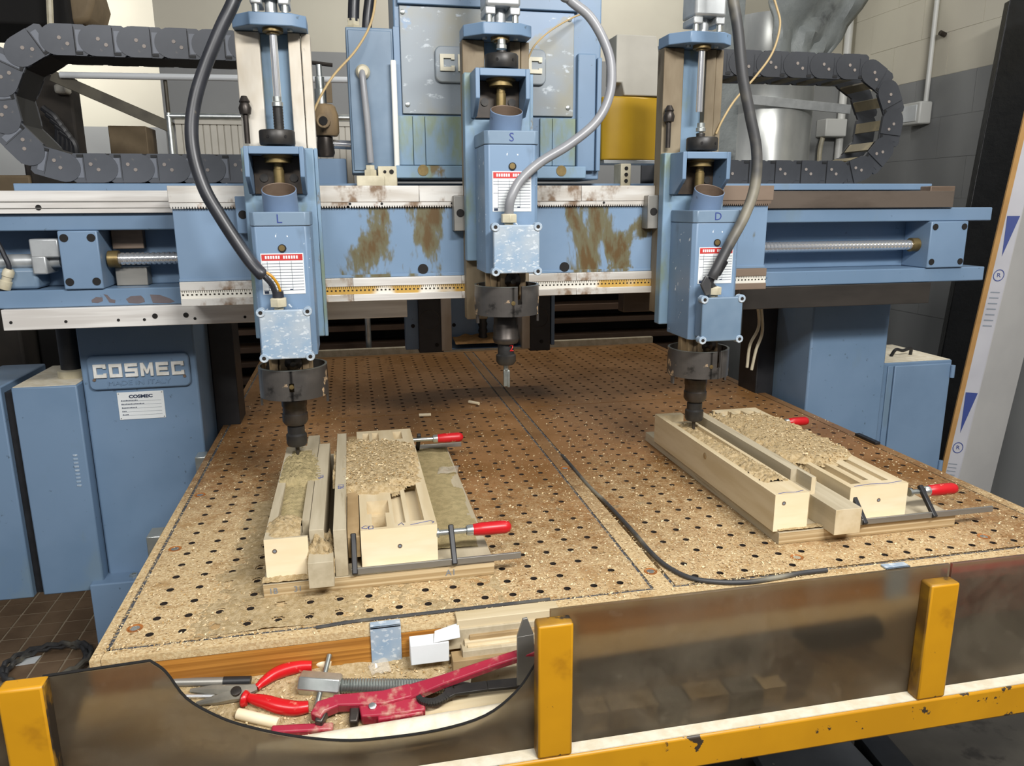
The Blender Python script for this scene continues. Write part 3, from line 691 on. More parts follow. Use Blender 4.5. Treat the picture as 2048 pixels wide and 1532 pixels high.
# ---------------------------------------------------------------- vertical slides (fixed to the carriage) and spindle heads
def slide(cx, dz, label, dirty):
    t = thing('vertical_slide', label, 'slide', (cx, .69, .40), 'vertical slides on the carriage')
    sm = 'steel_dirty' if dirty < 1 else 'steel_dirty_dark'
    box('left_pad', sm, t, cx - .078, cx - .026, .669, .711, .395, 1.046, .002)
    box('right_pad', sm, t, cx + .034, cx + .060, .669, .711, .395, 1.046, .002)
    box('right_pad', sm, t, cx + .062, cx + .082, .674, .711, .395, 1.046, .002)
    box('centre_web', 'blue_grimy', t, cx - .026, cx + .034, .692, .711, .395, 1.046, .001)
    s = MB(); hw = .078; c = .03
    s.prism([(cx - hw, .711), (cx - hw, .648), (cx - hw + c + .01, .608), (cx + hw - c, .608), (cx + hw, .632), (cx + hw, .711)], 'z', 1.047, 1.073)
    bp = s.build('top_bracket', 'blue', t, .002)
    for dx in (-.036, .036): MB().cyl((cx + .006 + dx, .64, 1.042), (cx + .006 + dx, .64, 1.047), .006, 6).build('bracket_bolt', 'zinc', bp)
    s = MB(); s.box(cx - .034, cx + .046, .60, .676, 1.105, 1.30)
    cyb = s.build('air_cylinder', 'aluminium', t, .006)
    MB().box(cx - .034, cx - .010, .605, .67, 1.088, 1.105).box(cx + .022, cx + .046, .605, .67, 1.088, 1.105).build('cylinder_foot', 'aluminium', cyb, .003)
    for dx in (-.024, .036): MB().cyl((cx + dx, .615, 1.073), (cx + dx, .615, 1.09), .0075, 12).build('tie_rod_nut', 'zinc', cyb)
    MB().cyl((cx + .006, .64, 1.073), (cx + .006, .64, 1.105), .013, 16).build('piston_seat', 'aluminium', cyb)
    zc = .834 + dz
    MB().lathe((cx + .006, .64, 1.047), (0, 0, -1), [(.022, 0), (.022, .008), (.014, .009), (.014, .012)], 20).build('rod_bush', 'brass', t)
    zr = zc + .06 if dz == 0 else zc + .02
    MB().cyl((cx + .006, .64, zr), (cx + .006, .64, 1.047), .0085, 18).build('piston_rod', 'chrome', t)
    if dirty != 1 or cx > 1: MB().lathe((cx - .066, .655, .81), (0, 0, 1), [(.006, 0), (.006, .06), (.012, .062), (.014, .075), (.010, .085), (.012, .088), (.006, .10)], 12).build('lubricator', 'gunmetal', t)
    return t
def head(cx, dz, kind, label, mark):
    """spindle head with its moving plate; dz lifts the whole head"""
    z = lambda h: h + dz
    t = thing('router_spindle', label, 'spindle', (cx, .57, z(.10)), 'router spindles on the carriage')
    pl = box('slide_plate', 'blue_grimy', t, cx - .0805, cx + .076, .636, .668, z(.372), z(.80), .003)
    box('gib_strip', 'blue_grimy', t, cx + .0765, cx + .084, .64, .668, z(.372), z(.80), .001)
    # clevis that takes the piston rod
    s = MB(); s.prism([(.560, z(.798)), (.636, z(.798)), (.636, z(.70)), (.605, z(.70)), (.560, z(.735))], 'x', cx - .066, cx - .056)
    s.prism([(.560, z(.798)), (.636, z(.798)), (.636, z(.70)), (.605, z(.70)), (.560, z(.735))], 'x', cx + .048, cx + .058)
    s.box(cx - .056, cx + .048, .560, .636, z(.782), z(.798)); s.build('clevis', 'blue', t, .0015)
    MB().lathe((cx + .002, .606, z(.803)), (0, 0, 1), [(.036, 0), (.038, .003), (.038, .028), (.036, .031)], 28).build('lock_collar', 'black_metal', t)
    for a in (-.45, .55):
        MB().cyl((cx + .002 + .037 * math.sin(a), .606 - .037 * math.cos(a), z(.819)), (cx + .002 + .039 * math.sin(a), .606 - .039 * math.cos(a), z(.819)), .0032, 8).build('spanner_hole', 'dark_hole', t)
    MB().lathe((cx + .006, .64 if 0 else .625, z(.834)), (0, 0, 1), [(.0105 + .001 * (k % 2), .003 * k) for k in range(18 if dz == 0 else 5)], 14).build('threaded_rod', 'black_metal', t)
    MB().lathe((cx + .006, .625, z(.834) + (.052 if dz == 0 else .016)), (0, 0, 1), [(.012, 0), (.012, .008), (.0095, .010), (.0095, .02)], 14).build('rod_joint', 'zinc', t)
    MB().lathe((cx, .606, z(.782)), (0, 0, -1), [(.034, 0), (.034, .004), (.028, .006), (.028, .016), (.010, .017), (.010, .03), (.0115, .031), (.0115, .07)], 22).build('adjuster_nut', 'brass', t)
    box('greasy_pad', 'grease', t, cx - .0555, cx + .0475, .629, .6359, z(.70), z(.7815), .001)
    for dx in (-.034, .03): MB().cyl((cx + dx, .626, z(.735)), (cx + dx, .637, z(.735)), .009, 12).build('plate_bolt', 'black_metal', t)
    # motor body, chamfered corners
    h = .0605; c = .009
    def octo(hx, y0, y1, c): return [(cx - hx + c + .003, y0), (cx + hx - c + .003, y0), (cx + hx + .003, y0 + c), (cx + hx + .003, y1), (cx - hx + .003, y1), (cx - hx + .003, y0 + c)]
    MB().prism(octo(h, .502, .6355, c), 'z', z(.352), z(.632)).build('motor_housing', 'blue_chipped', t, .002)
    MB().prism(octo(h + .001, .500, .6355, c), 'z', z(.6325), z(.6615)).build('motor_cap', 'blue_grey', t, .002)
    # fume stub on top
    sax = Vector((0, -.42, .9075)); sb_ = Vector((cx + .002, .580, z(.648)))
    MB().lathe(sb_, sax, [(.037, 0), (.0365, .066), (.0350, .067)], 30, 0, False, False).build('exhaust_stub', 'blue_smudged', t)
    MB().lathe(sb_, sax, [(.0350, .067), (.0338, .066), (.0335, .02)], 30, 0, False, False).build('stub_lining', 'steel_brown', t)
    MB().cyl(sb_ + sax * .02, sb_ + sax * .024, .0336, 20).build('stub_inside', 'steel_brown', t)
    bl = MB().cyl((cx + .004, .4995, z(.586)), (cx + .004, .503, z(.586)), .0085, 18).build('bolt_recess', 'dark_hole', t)
    MB().cyl((cx + .0035, .4988, z(.5865)), (cx + .0035, .5015, z(.5865)), .0064, 14).build('bolt_head', 'brass', bl)
    # data label
    lx0, lx1 = cx - .0415, cx + .0465
    lb = box('data_label', 'plate_white', t, lx0, lx1, .5008, .5017, z(.489), z(.5755), 0)
    rd = box('label_header', 'print_red', lb, lx0 + .002, lx1 - .002, .5003, .5009, z(.5605), z(.5735), 0)
    s = MB()
    for k in range(13): 
        if k != 6: s.box(lx0 + .009 + k * .0053, lx0 + .0125 + k * .0053, .5000, .5004, z(.564), z(.5705))
    s.build('header_print', 'plate_white', rd, smooth=False)
    s = MB()
    for k in range(10): s.box(lx0 + (.002 if k in (0, 1, 4, 9) else .013), lx1 - .002, .5004, .5009, z(.5535 - .0063 * k), z(.5535 - .0063 * k) + .0008)
    for dx in (.0125, .038, .062): s.box(lx0 + dx, lx0 + dx + .0005, .5004, .5009, z(.4965), z(.559))
    s.box(lx0 + .003, lx0 + .012, .5004, .5009, z(.4905), z(.496)); s.box(lx0 + .056, lx0 + .062, .5004, .5009, z(.4975), z(.4995))
    s.build('label_rules', 'print_dark', lb, smooth=False)
    text('pen_mark', mark, .026, (cx + .002, .4996, z(.6465)), 'ink_blue', t, .0002)
    # junction box
    bx = cx + .0025; z0, z1 = z(.3555), z(.4605)
    jb = MB().box(bx - .0475, bx + .0475, .462, .5015, z0 + .004, z1 - .004).build('junction_box', 'blue', t, .006)
    s = MB(); s.prism(roundrect(bx - .0515, bx + .0515, z0, z1, .006), 'y', .452, .464); s.build('box_lid', 'blue_worn' if kind != 'right' else 'blue_grey', jb, .0025)
    for sx in (-1, 1):
        for zz in (z0 + .004, z1 - .004):
            q = Vector((bx + sx * .0475, .4495, zz)); lg = MB().cyl(q, q + Vector((0, .02, 0)), .0095, 18).build('screw_lug', 'blue_worn', jb, .001)
            MB().cyl(q - Vector((0, .0004, 0)), q + Vector((0, .004, 0)), .0042, 12).build('lid_screw', 'gunmetal', lg)
    gx = bx - .012
    MB().lathe((gx, .480, z1 - .002), (0, 0, 1), [(.011, 0), (.011, .006), (.0185, .0065), (.0185, .024), (.012, .026)], 6).build('cable_gland', 'gland', jb, .001)
    # spindle nose casting under the motor
    s = MB(); s.cyl((cx, .57, z(.285)), (cx, .57, z(.3525)), .036, 24)
    for k in range(10):
        a = math.pi * 2 * k / 10; px, py = cx + .041 * math.cos(a), .57 + .041 * math.sin(a); s.box(px - .007, px + .007, py - .007, py + .007, z(.295), z(.352))
    s.build('nose_casting', 'tan_casting', t, .001)
    MB().lathe((cx + .008, .529, z(.333)), (0, -1, -.15), [(.019, 0), (.019, .006), (.012, .008), (.006, .014)], 18).build('nose_boss', 'gunmetal', t)
    # open dust hood with slot and two feet
    s = MB(); n = 90; ro, ri = .0765, .0715; hx, hy = cx + .003, .571
    s_rim = MB()
    rot0 = {'left': 0, 'mid': 3, 'right': 4}[kind]
    for k in range(n):
        a0 = 2 * math.pi * k / n - math.pi / 2; a1 = 2 * math.pi * (k + 1) / n - math.pi / 2
        kk = (k + n // 2) % n - n // 2        # 0 at the front
        zt = .320; zb = .252
        if kind == 'left':
            holes = [(zb, .272), (.292, zt)] if kk in (-1, 0) else [(zb, zt)]
        else: holes = [(zb, .280)] if kk in (rot0 - 1, rot0) else [(zb, zt)]
        if abs(kk) in (20, 21): holes[0] = (.232, holes[0][1])
        for q0, q1 in holes:
            ring = [(hx + r * math.cos(a), hy + r * math.sin(a)) for r, a in ((ri, a0), (ro, a0), (ro, a1), (ri, a1))]
            if q1 == zt: s_rim.add([(x, y, z(zt)) for x, y in ring] + [(x, y, z(zt + .0012)) for x, y in ring], [(4, 5, 6, 7), (1, 2, 6, 5), (3, 0, 4, 7)])
            s.add([(x, y, z(q0)) for x, y in ring] + [(x, y, z(q1)) for x, y in ring], [(0, 1, 2, 3), (4, 5, 6, 7), (1, 2, 6, 5), (3, 0, 4, 7), (0, 1, 5, 4), (2, 3, 7, 6)])
    bm = bmesh.new(); me = s.mesh('dust_hood'); bm.from_mesh(me); bmesh.ops.remove_doubles(bm, verts=bm.verts, dist=1e-5); bm.verts.index_update()
    seen = {}; kill = []
    for f in bm.faces:
        key = tuple(sorted(v.index for v in f.verts))
        if key in seen: kill += [f, seen[key]]
        else: seen[key] = f
    bmesh.ops.delete(bm, geom=list(set(kill)), context='FACES_ONLY'); bmesh.ops.recalc_face_normals(bm, faces=bm.faces); bm.to_mesh(me); bm.free()
    hd = finish(me, 'dust_hood', 'hood', t)
    s_rim.build('hood_rim', 'rod_steel', hd)
    MB().cyl((cx + .003, .505, z(.284)), (cx + .003, .4935, z(.284)), .005, 12).build('hood_bolt', 'brass', t)
    # spindle shaft and tool
    if kind != 'mid':
        MB().lathe((cx, .57, z(.286)), (0, 0, -1), [(.026, 0), (.026, .045), (.0285, .047), (.0285, .062), (.027, .064), (.027, .079), (.029, .081), (.029, .098), (.024, .106)], 28).build('spindle_nose', 'gunmetal', t)
        MB().lathe((cx, .57, z(.180)), (0, 0, -1), [(.017, 0), (.017, .004), (.0195, .006), (.0195, .022), (.0235, .026), (.0235, .046), (.021, .052), (.012, .055)], 28).build('collet_nut', 'black_metal', t)
        MB().cyl((cx, .57, z(.128)), (cx, .57, z(.112)), .0048, 12).cyl((cx, .57, z(.118)), (cx, .57, z(.097)), .0042, 10).build('router_bit', 'wrench_steel', t)
    else:
        MB().lathe((cx, .57, z(.286)), (0, 0, -1), [(.026, 0), (.026, .036), (.0285, .04), (.0285, .06), (.030, .064), (.030, .090), (.0315, .092), (.0315, .098), (.028, .106), (.018, .108)], 24).build('spindle_nose', 'gunmetal', t)
        MB().lathe((cx, .57, z(.183)), (0, 0, -1), [(.018, 0), (.019, .003), (.020, .03), (.024, .033), (.024, .048), (.019, .056), (.008, .058)], 24).build('collet_nut', 'black_metal', t)
        text('pen_mark', '2', .022, (cx + .010, .5505, z(.169)), 'red_plastic', t, .0004)
        s = MB(); s.cyl((cx, .57, z(.128)), (cx, .57, z(.112)), .006, 12); s.box(cx - .0065, cx + .0065, .566, .574, z(.072), z(.114)); s.box(cx + .002, cx + .0085, .564, .57, z(.07), z(.112)); s.build('router_bit', 'rod_steel', t, .001)
    return t, (gx, .480, z1 + .022)
CXS = (.2045, .7055, 1.2045)
slide(CXS[0], 0, 'vertical slide with long chrome piston rod, leftmost', 0)
slide(CXS[1], .17, 'vertical slide with short rod before the enclosure badge', 1)
slide(CXS[2], 0, 'grimy vertical slide with long rod beside the yellow box', 1)
h1, g1 = head(CXS[0], 0, 'left', 'blue router spindle marked L, lowered over left jig', 'L')
h2, g2 = head(CXS[1], .17, 'mid', 'blue router spindle marked S, raised above bare table', 'S')
h3, g3 = head(CXS[2], -.003, 'right', 'blue router spindle marked D, lowered over right jig', 'D')
# hanging cables
def cable(name, px, ys, end, r, m, label, collar=None):
    n = len(px); pts = []
    for i, (u, v) in enumerate(px):
        y = ys[0] + (ys[1] - ys[0]) * i / (n - 1); pts.append(at(u, v, y=y))
    v_ = (pts[0] - pts[1]).normalized(); pts.insert(0, pts[0] + v_ * .25 + Vector((0, .12, .15))); pts.insert(0, pts[0] + Vector((0, .25, .9))); pts.append(Vector(end)); pts = spline(pts, 8)
    o = MB().tube(pts, r, 14).build(name, m, None)
    return tag(o, label, 'cable', 'cables hanging to the spindles'), pts
c1, _ = cable('spindle_cable', ((482, -60), (468, 0), (440, 60), (408, 140), (390, 200), (383, 260), (390, 320), (410, 380), (440, 432), (472, 482), (500, 522), (520, 545)), (.56, .47), at(524, 549, y=.47), .0135, 'rubber', 'black cable looping down to the spindle marked L')
wr_ = thing('cable_tail', 'black and yellow-green wires entering the gland of spindle L', 'wires', g1)
MB().tube(spline([at(516, 541, y=.47), at(532, 556, y=.47), at(545, 572, y=.475), Vector(g1) + Vector((-.003, 0, -.002))], 6), .006, 8).build('black_wire', 'rubber', wr_)
MB().tube(spline([at(522, 540, y=.466), at(543, 552, y=.466), at(558, 574, y=.472), Vector(g1) + Vector((.005, -.002, -.002))], 6), .0028, 8).build('earth_wire', 'yellow', wr_)
MB().lathe(Vector(g1) + Vector((0, 0, -.003)), (0, 0, 1), [(.0125, 0), (.0115, .018), (.009, .0185)], 16).build('boot', 'rubber', wr_)
cable('spindle_cable', ((1100, -45), (1140, 0), (1178, 32), (1206, 78), (1222, 130), (1219, 190), (1193, 243), (1140, 288), (1080, 325), (1040, 362), (1021, 400)), (.54, .47), (g2[0], g2[1], g2[2] - .004), .0105, 'grey_hose', 'grey sheathed cable curving into the spindle marked S')
cable('spindle_cable', ((1458, -60), (1466, 0), (1476, 60), (1485, 150), (1500, 230), (1513, 300), (1510, 370), (1490, 430), (1458, 490), (1432, 540)), (.52, .46), at(1424, 556, y=.462), .0125, 'rubber_dusty', 'black dusty cable bending down to the spindle marked D')
wr2 = thing('cable_tail', 'torn cable sheath and tape above the gland of spindle D', 'wires', g3)
MB().tube(spline([at(1427, 550, y=.462), at(1420, 565, y=.467), Vector(g3) + Vector((0, 0, -.002))], 6), .0085, 10).build('black_wire', 'rubber', wr2)
MB().prism([(at(u, v, y=.458).x, at(u, v, y=.458).z) for u, v in ((1412, 552), (1424, 562), (1422, 590), (1412, 592), (1402, 570))], 'y', .458, .466).build('sheath_flap', 'rubber_dusty', wr2, .002)
MB().tube([at(1446, 520, y=.463), at(1430, 547, y=.463)], .0138, 14).build('tape_wrap', 'black', wr2)
# thin air hoses
def hose(px, ya, yb, label, r=.0028):
    pts = [at(u, v, y=ya + (yb - ya) * i / (len(px) - 1)) for i, (u, v) in enumerate(px)]
    if px[0][1] < 0:
        for up_ in (.08, .25, .8): pts.insert(0, at(*px[0], y=ya) + Vector((0, up_ * .1, up_)))
    pts = spline(pts, 6)
    tag(MB().tube(pts, r, 8).build('air_hose', 'beige_hose', None), label, 'hose', 'thin beige air hoses')
hose(((1540, -30), (1552, 10), (1560, 50), (1545, 105), (1512, 152), (1470, 200), (1445, 240), (1432, 268)), .70, .665, 'thin beige air hose behind the right cable')
hose(((752, -20), (742, 45), (712, 100), (668, 150), (640, 195), (622, 240), (617, 280)), .80, .70, 'thin beige air hose arching left of the enclosure')
hose(((1170, 25), (1140, 38), (1100, 62), (1070, 90), (1055, 120)), .84, .68, 'thin air hose right of the raised spindle', .0022)
# ---------------------------------------------------------------- cable chains
def chain(name, label, side, bx, zt, zb, xend, m, y0, y1):
    """side -1: bend at the left, +1: at the right. Links share one mesh."""
    t = thing(name, label, 'cable chain', (bx, (y0 + y1) / 2, zb - .04), 'plastic cable chains')
    P = .092; H = .076; W = y1 - y0
    b1 = b = MB()
    b2 = MB()
    for sy, yy, b in ((-1, 0, b), (1, W, b2)):
        ya, yb = (yy, yy + .008) if sy < 0 else (yy - .008, yy)
        pts = [(-P * .66, -H * .40), (-P * .55, -H * .5), (P * .30, -H * .5), (P * .30, H * .5), (-P * .55, H * .5), (-P * .66, H * .40)]
        b.prism(pts, 'y', ya, yb, 0)
        # overlapping round cheek
        arc = [(P * .18 + H * .52 * math.cos(math.radians(a)), H * .5 * math.sin(math.radians(a))) for a in range(-90, 91, 15)]
        b.prism([(-P * .28, -H * .5)] + arc + [(-P * .28, H * .5)], 'y', ya - (.003 if sy < 0 else 0), yb + (.003 if sy > 0 else 0), 0)
    b = b1
    b.box(-P * .30, -P * .28, -.0005, .004, -H * .42, H * .42, 3)
    b.box(-P * .50, -P * .33, -.0012, .004, -H * .33, H * .34, 1)
    b.box(-P * .47, -P * .30, -.002, .004, H * .37, H * .46, 3)
    for dx, dz_ in ((-.010, .010), (.008, -.004)): b.cyl((dx, -.0045, dz_), (dx, 0, dz_), .0048, 10, 2)
    me = b.mesh('link'); fc = b2.mesh('far_cheek'); fc.materials.append(MM(m))
    for k in (m, 'chain_slot' if side < 0 else m, 'pin', 'chain_gap'): me.materials.append(MM(k))
    zi = -1 if side > 0 else -1
    cb = MB().box(*((-P * .5, P * .5) if side < 0 else (-.016, .016)), .008, W - .008, H * .42, H * .5).mesh('cross_bar'); cb.materials.append(MM('chain_bar' if side > 0 else 'chain_gap'))
    R = (zt - zb) / 2; zc = (zt + zb) / 2
    # path: top run from xend to bx, half circle, bottom run back
    path = []; x = xend; sgn = side
    L1 = abs(bx - xend); arcL = math.pi * R; tot = 2 * L1 + arcL; n = int(tot / P)
    for k in range(n):
        d = (k + .5) * P
        if d < L1: p = (xend + sgn * d, zt); a = math.pi
        elif d < L1 + arcL:
            th = (d - L1) / R; p = (bx + sgn * R * math.sin(th), zc + R * math.cos(th)); a = math.pi + th * (-sgn)
        else:
            e = d - L1 - arcL; p = (bx - sgn * e, zb); a = math.pi - sgn * math.pi
        # keep cheeks facing the camera: rotate about y only
        o = bpy.data.objects.new('link', me); COL.objects.link(o); o.parent = t
        o.location = Vector((p[0], y0, p[1])) - WORIG[t]; o.rotation_euler = (0, -a, 0); WORIG[o] = Vector((p[0], y0, p[1]))
        c = bpy.data.objects.new('cross_bar', cb); COL.objects.link(c); c.parent = o; WORIG[c] = WORIG[o]
        c = bpy.data.objects.new('far_cheek', fc); COL.objects.link(c); c.parent = o; WORIG[c] = WORIG[o]
    return t
chain('cable_chain', 'dark grey cable chain looped at the left of the gantry', -1, -.352, 1.095, .776, .16, 'chain', 1.10, 1.24)
chain('cable_chain', 'black cable chain looped at the right of the gantry', 1, 1.945, 1.096, .771, 1.25, 'chain_dark', 1.10, 1.24)
MB().box(-.05, 2.0, 1.24, 1.25, .735, .74).build('chain_ledge', 'under', ga)
# ---------------------------------------------------------------- electrical cabinets by the columns
e1 = thing('wall_cabinet', 'blue steel control cabinet hung beside the left column', 'cabinet', (-.475, 1.12, -.40))
s = MB(); s.box(-.555, -.394, 1.0, 1.30, -.401, .205); s.build('body', 'blue', e1, .004)
s = MB()
for k in range(9): s.box(-.428, -.416, .9985, 1.001, .005 - .011 * k, .011 - .011 * k)
s.build('embossed_mark', 'blue_worn', e1, .001)
box('dust_film', 'dust_pale', e1, -.552, -.397, 1.004, 1.296, .2052, .2062, 0)
MB().cyl((-.44, 1.12, .2045), (-.44, 1.12, .40), .028, 18).build('cable_conduit', 'black', e1)
MB().lathe((-.44, 1.12, .205), (0, 0, 1), [(.038, 0), (.038, .02), (.032, .024)], 20).build('conduit_nut', 'gland', e1)
e2 = thing('wall_cabinet', 'narrow blue cabinet at the left frame edge behind the control cabinet', 'cabinet', (-.62, 1.15, -.40))
MB().box(-.70, -.580, 1.0, 1.32, -.405, .21).build('body', 'blue', e2, .004)
box('hinge_gap', 'black', e1, -.5795, -.5555, 1.02, 1.30, -.40, .19, 0)
e3 = thing('wall_cabinet', 'blue cabinet with dusty top beside the right column', 'cabinet', (2.32, 1.25, -.40))
cb_ = MB().box(2.1335, 2.455, 1.10, 1.42, -.55, .122).build('body', 'blue', e3, .004)
box('door', 'blue_clean', e3, 2.215, 2.445, 1.09, 1.0995, -.54, .112, .003)
box('door_edge', 'blue', e3, 2.19, 2.212, 1.094, 1.0995, -.54, .112, .002)
box('dust_film', 'dust_pale', e3, 2.14, 2.45, 1.105, 1.41, .1222, .1235, 0)
for z in (.06, -.30): MB().cyl((2.448, 1.085, z), (2.448, 1.085, z + .045), .008, 10).build('hinge', 'blue_clean', e3)
MB().tube(spline([(2.28, 1.20, .124), (2.29, 1.19, .15), (2.32, 1.19, .145), (2.36, 1.20, .15), (2.37, 1.21, .124)], 5), .006, 8).build('lift_handle', 'black', e3)
# ---------------------------------------------------------------- background
def card(name, m, label, cat, pts, thick=.03): pass
# stacked sheets behind the table, seen under the beam
ordn = ('lowest', 'second', 'third', 'fourth', 'fifth', 'sixth', 'seventh', 'eighth', 'ninth', 'tenth', 'eleventh', 'twelfth', 'topmost')
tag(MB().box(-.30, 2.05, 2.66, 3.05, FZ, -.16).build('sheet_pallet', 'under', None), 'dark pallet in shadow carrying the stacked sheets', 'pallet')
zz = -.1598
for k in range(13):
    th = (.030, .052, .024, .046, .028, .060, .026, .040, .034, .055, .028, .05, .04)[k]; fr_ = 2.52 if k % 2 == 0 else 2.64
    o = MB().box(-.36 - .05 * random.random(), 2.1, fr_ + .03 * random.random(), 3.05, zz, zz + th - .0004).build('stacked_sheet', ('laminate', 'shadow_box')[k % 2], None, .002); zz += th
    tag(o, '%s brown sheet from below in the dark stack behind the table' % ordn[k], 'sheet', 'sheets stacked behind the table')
# white service pipe and bracing in the left chain loop
def rod(name, m, label, cat, a, b, r, n=12, group=None): return tag(MB().cyl(a, b, r, n).build(name, m, None), label, cat, group)
fr = thing('tube_rack', 'grey tube rack with ribbed cream panel and diagonal brace behind left chain', 'rack', (at(500, 310, y=2.44).x, 2.44, FZ))
MB().cyl(at(120, 150, y=2.41), at(700, 160, y=2.41), .013, 12).build('top_rail', 'pipe_white', fr)
MB().bar(at(105, 152, y=2.44), at(345, 256, y=2.44), .045, .040, (0, 1, 0)).build('diagonal_brace', 'angle_iron', fr, .002)
MB().cyl(at(335, 232, y=2.43), at(720, 236, y=2.43), .014, 12).build('frame_tube', 'zinc', fr)
_c = at(337, 226, y=2.43)
MB().cyl(_c, (_c.x, 2.43, FZ), .014, 12).build('frame_leg', 'zinc', fr)
MB().cyl((_c.x, 2.43, _c.z), (_c.x, 2.43, at(320, 153, y=2.43).z), .008, 10).build('frame_post', 'angle_iron', fr)
_c = at(715, 236, y=2.43); MB().cyl(_c, (_c.x, 2.43, FZ), .014, 12).build('frame_leg', 'zinc', fr)
p0 = at(350, 248, y=2.44); p1 = at(710, 380, y=2.44)
s = MB(); n = 26; w = (p1.x - p0.x) / n
for k in range(n): s.box(p0.x + k * w, p0.x + (k + .86) * w, 2.44, 2.455, p1.z, p0.z)
s.box(p0.x, p1.x, 2.448, 2.46, p1.z, p0.z); s.box(p0.x, p1.x, 2.432, 2.455, p0.z, p0.z + .02)
s.build('ribbed_sheet', 'panel_cream', fr, .001)
a = at(215, 251, y=3.0); b_ = at(300, 330, y=3.0)
tag(MB().box(a.x, b_.x, 3.0, 3.2, FZ, a.z).build('carton', 'crate_brown', None, .004), 'brown carton standing far behind left chain loop', 'carton')
# dark machinery at far left
mc = thing('dark_machine', 'dark blurred machine far behind the left chain loop', 'machine', (-1.1, 2.6, FZ))
for (u0, u1, v0, v1, y, m) in ((70, 138, 150, 420, 2.6, 'shadow_box'), (108, 132, 168, 186, 2.55, 'panel_cream'), (60, 120, 280, 420, 2.7, 'gunmetal'), (-60, 60, 350, 420, 2.6, 'crate_brown')):
    a = at(u0, v1, y=y); b_ = at(u1, v0, y=y); box('machine_body', m, mc, a.x, b_.x, y, y + .12, FZ if v1 > 400 else a.z, b_.z, .01)
for k in range(5):
    a = at(85 + 9 * k, 215 + 12 * k, y=2.5); MB().tube(spline([a, a + Vector((.05, 0, -.06)), a + Vector((.02, .02, -.2))], 5), .014, 8).build('machine_hose', 'black', mc)
tw = thing('high_shelf', 'dark overhead shelf with brown load at top left corner', 'shelf', at(60, 60, y=2.3))
a = at(-120, 42, y=2.3); b_ = at(125, -60, y=2.3); box('shelf_body', 'under', tw, a.x, b_.x, 2.3, 2.7, a.z, b_.z, .01)
for x_ in (a.x + .08, b_.x - .06): MB().cyl((x_, 2.5, b_.z - .02), (x_, 2.5, 3.2), .012, 10).build('hanger_rod', 'gunmetal', tw)
a = at(118, 52, y=2.35); b_ = at(180, -60, y=2.35)
MB().prism([(a.x, a.z), (b_.x - .03, a.z + .02), (b_.x, a.z + .10), (b_.x - .02, b_.z), (a.x, b_.z)], 'y', 2.35, 2.6).build('brown_load', 'crate_brown', tw, .02)
tag(MB().tube([at(98, -20, y=2.2) + Vector((0, 0, 1.0)), at(98, -20, y=2.2), at(104, 120, y=2.2)], .012, 8).build('hanging_cord', 'gland', None), 'pale green cord hanging at the top left corner', 'cord')
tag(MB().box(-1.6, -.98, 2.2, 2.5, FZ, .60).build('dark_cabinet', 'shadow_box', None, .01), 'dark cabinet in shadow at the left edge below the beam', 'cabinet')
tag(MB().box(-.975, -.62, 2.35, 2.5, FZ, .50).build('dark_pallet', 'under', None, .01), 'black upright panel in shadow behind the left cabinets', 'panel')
# galvanised duct, flat bar, sockets, conduits on the right
p = at(1570, 250, y=2.5); r = .235
dt = thing('steel_duct', 'shiny galvanised duct standing behind the right chain loop', 'duct', (p.x, 2.7, FZ))
MB().lathe((p.x, 2.7, FZ), (0, 0, 1), [(r, 0), (r, 1.75), (r + .008, 1.76), (r, 1.77), (r, 2.2), (r + .006, 2.21), (r * .98, 2.5)], 40).build('duct_body', 'galv', dt)
tag(MB().bar(at(1490, 198, y=2.458), at(1700, 219, y=2.458), .012, .044, (0, 0, 1)).build('flat_bar', 'aluminium', None, .001), 'pale grey flat bar crossing before the duct', 'bar')
# crumpled sloping grey plastic sheet / duct high on the right
q = [at(1540, -120, y=2.3), at(1800, -120, y=2.45), at(1655, 115, y=2.45), at(1545, 120, y=2.3)]
s = MB(); n = 14; vs = []
for j in range(n + 1):
    for i in range(n + 1):
        u, v = i / n, j / n; pnt = (q[0] * (1 - u) + q[1] * u) * (1 - v) + (q[3] * (1 - u) + q[2] * u) * v
        pnt.y += .06 * mnoise.noise(Vector((u * 5, v * 5, 1))); vs.append(pnt)
fs = [(j * (n + 1) + i, j * (n + 1) + i + 1, (j + 1) * (n + 1) + i + 1, (j + 1) * (n + 1) + i) for j in range(n) for i in range(n)]
s.add(vs, fs); o = s.build('plastic_sheet', 'duct_grey', None); md = o.modifiers.new('thick', 'SOLIDIFY'); md.thickness = .02
tag(o, 'crumpled grey plastic sheet hanging high behind the right chain', 'sheet')
tag(MB().bar(at(1300, -60, y=2.55), at(1300, 330, y=2.55), .28, .02, (0, 1, 0)).build('grey_panel', 'grey_wall', None, .002), 'grey flat panel behind the right slide column', 'panel') if 0 else None
tag(MB().box(*(lambda a, b: (a.x, b.x, 2.6, 2.63, 0.2, 1.9))(at(1440, 200, y=2.6), at(1480, 200, y=2.6))).build('steel_stanchion', 'duct_grey', None, .002), 'grey steel stanchion behind the right slide', 'stanchion')
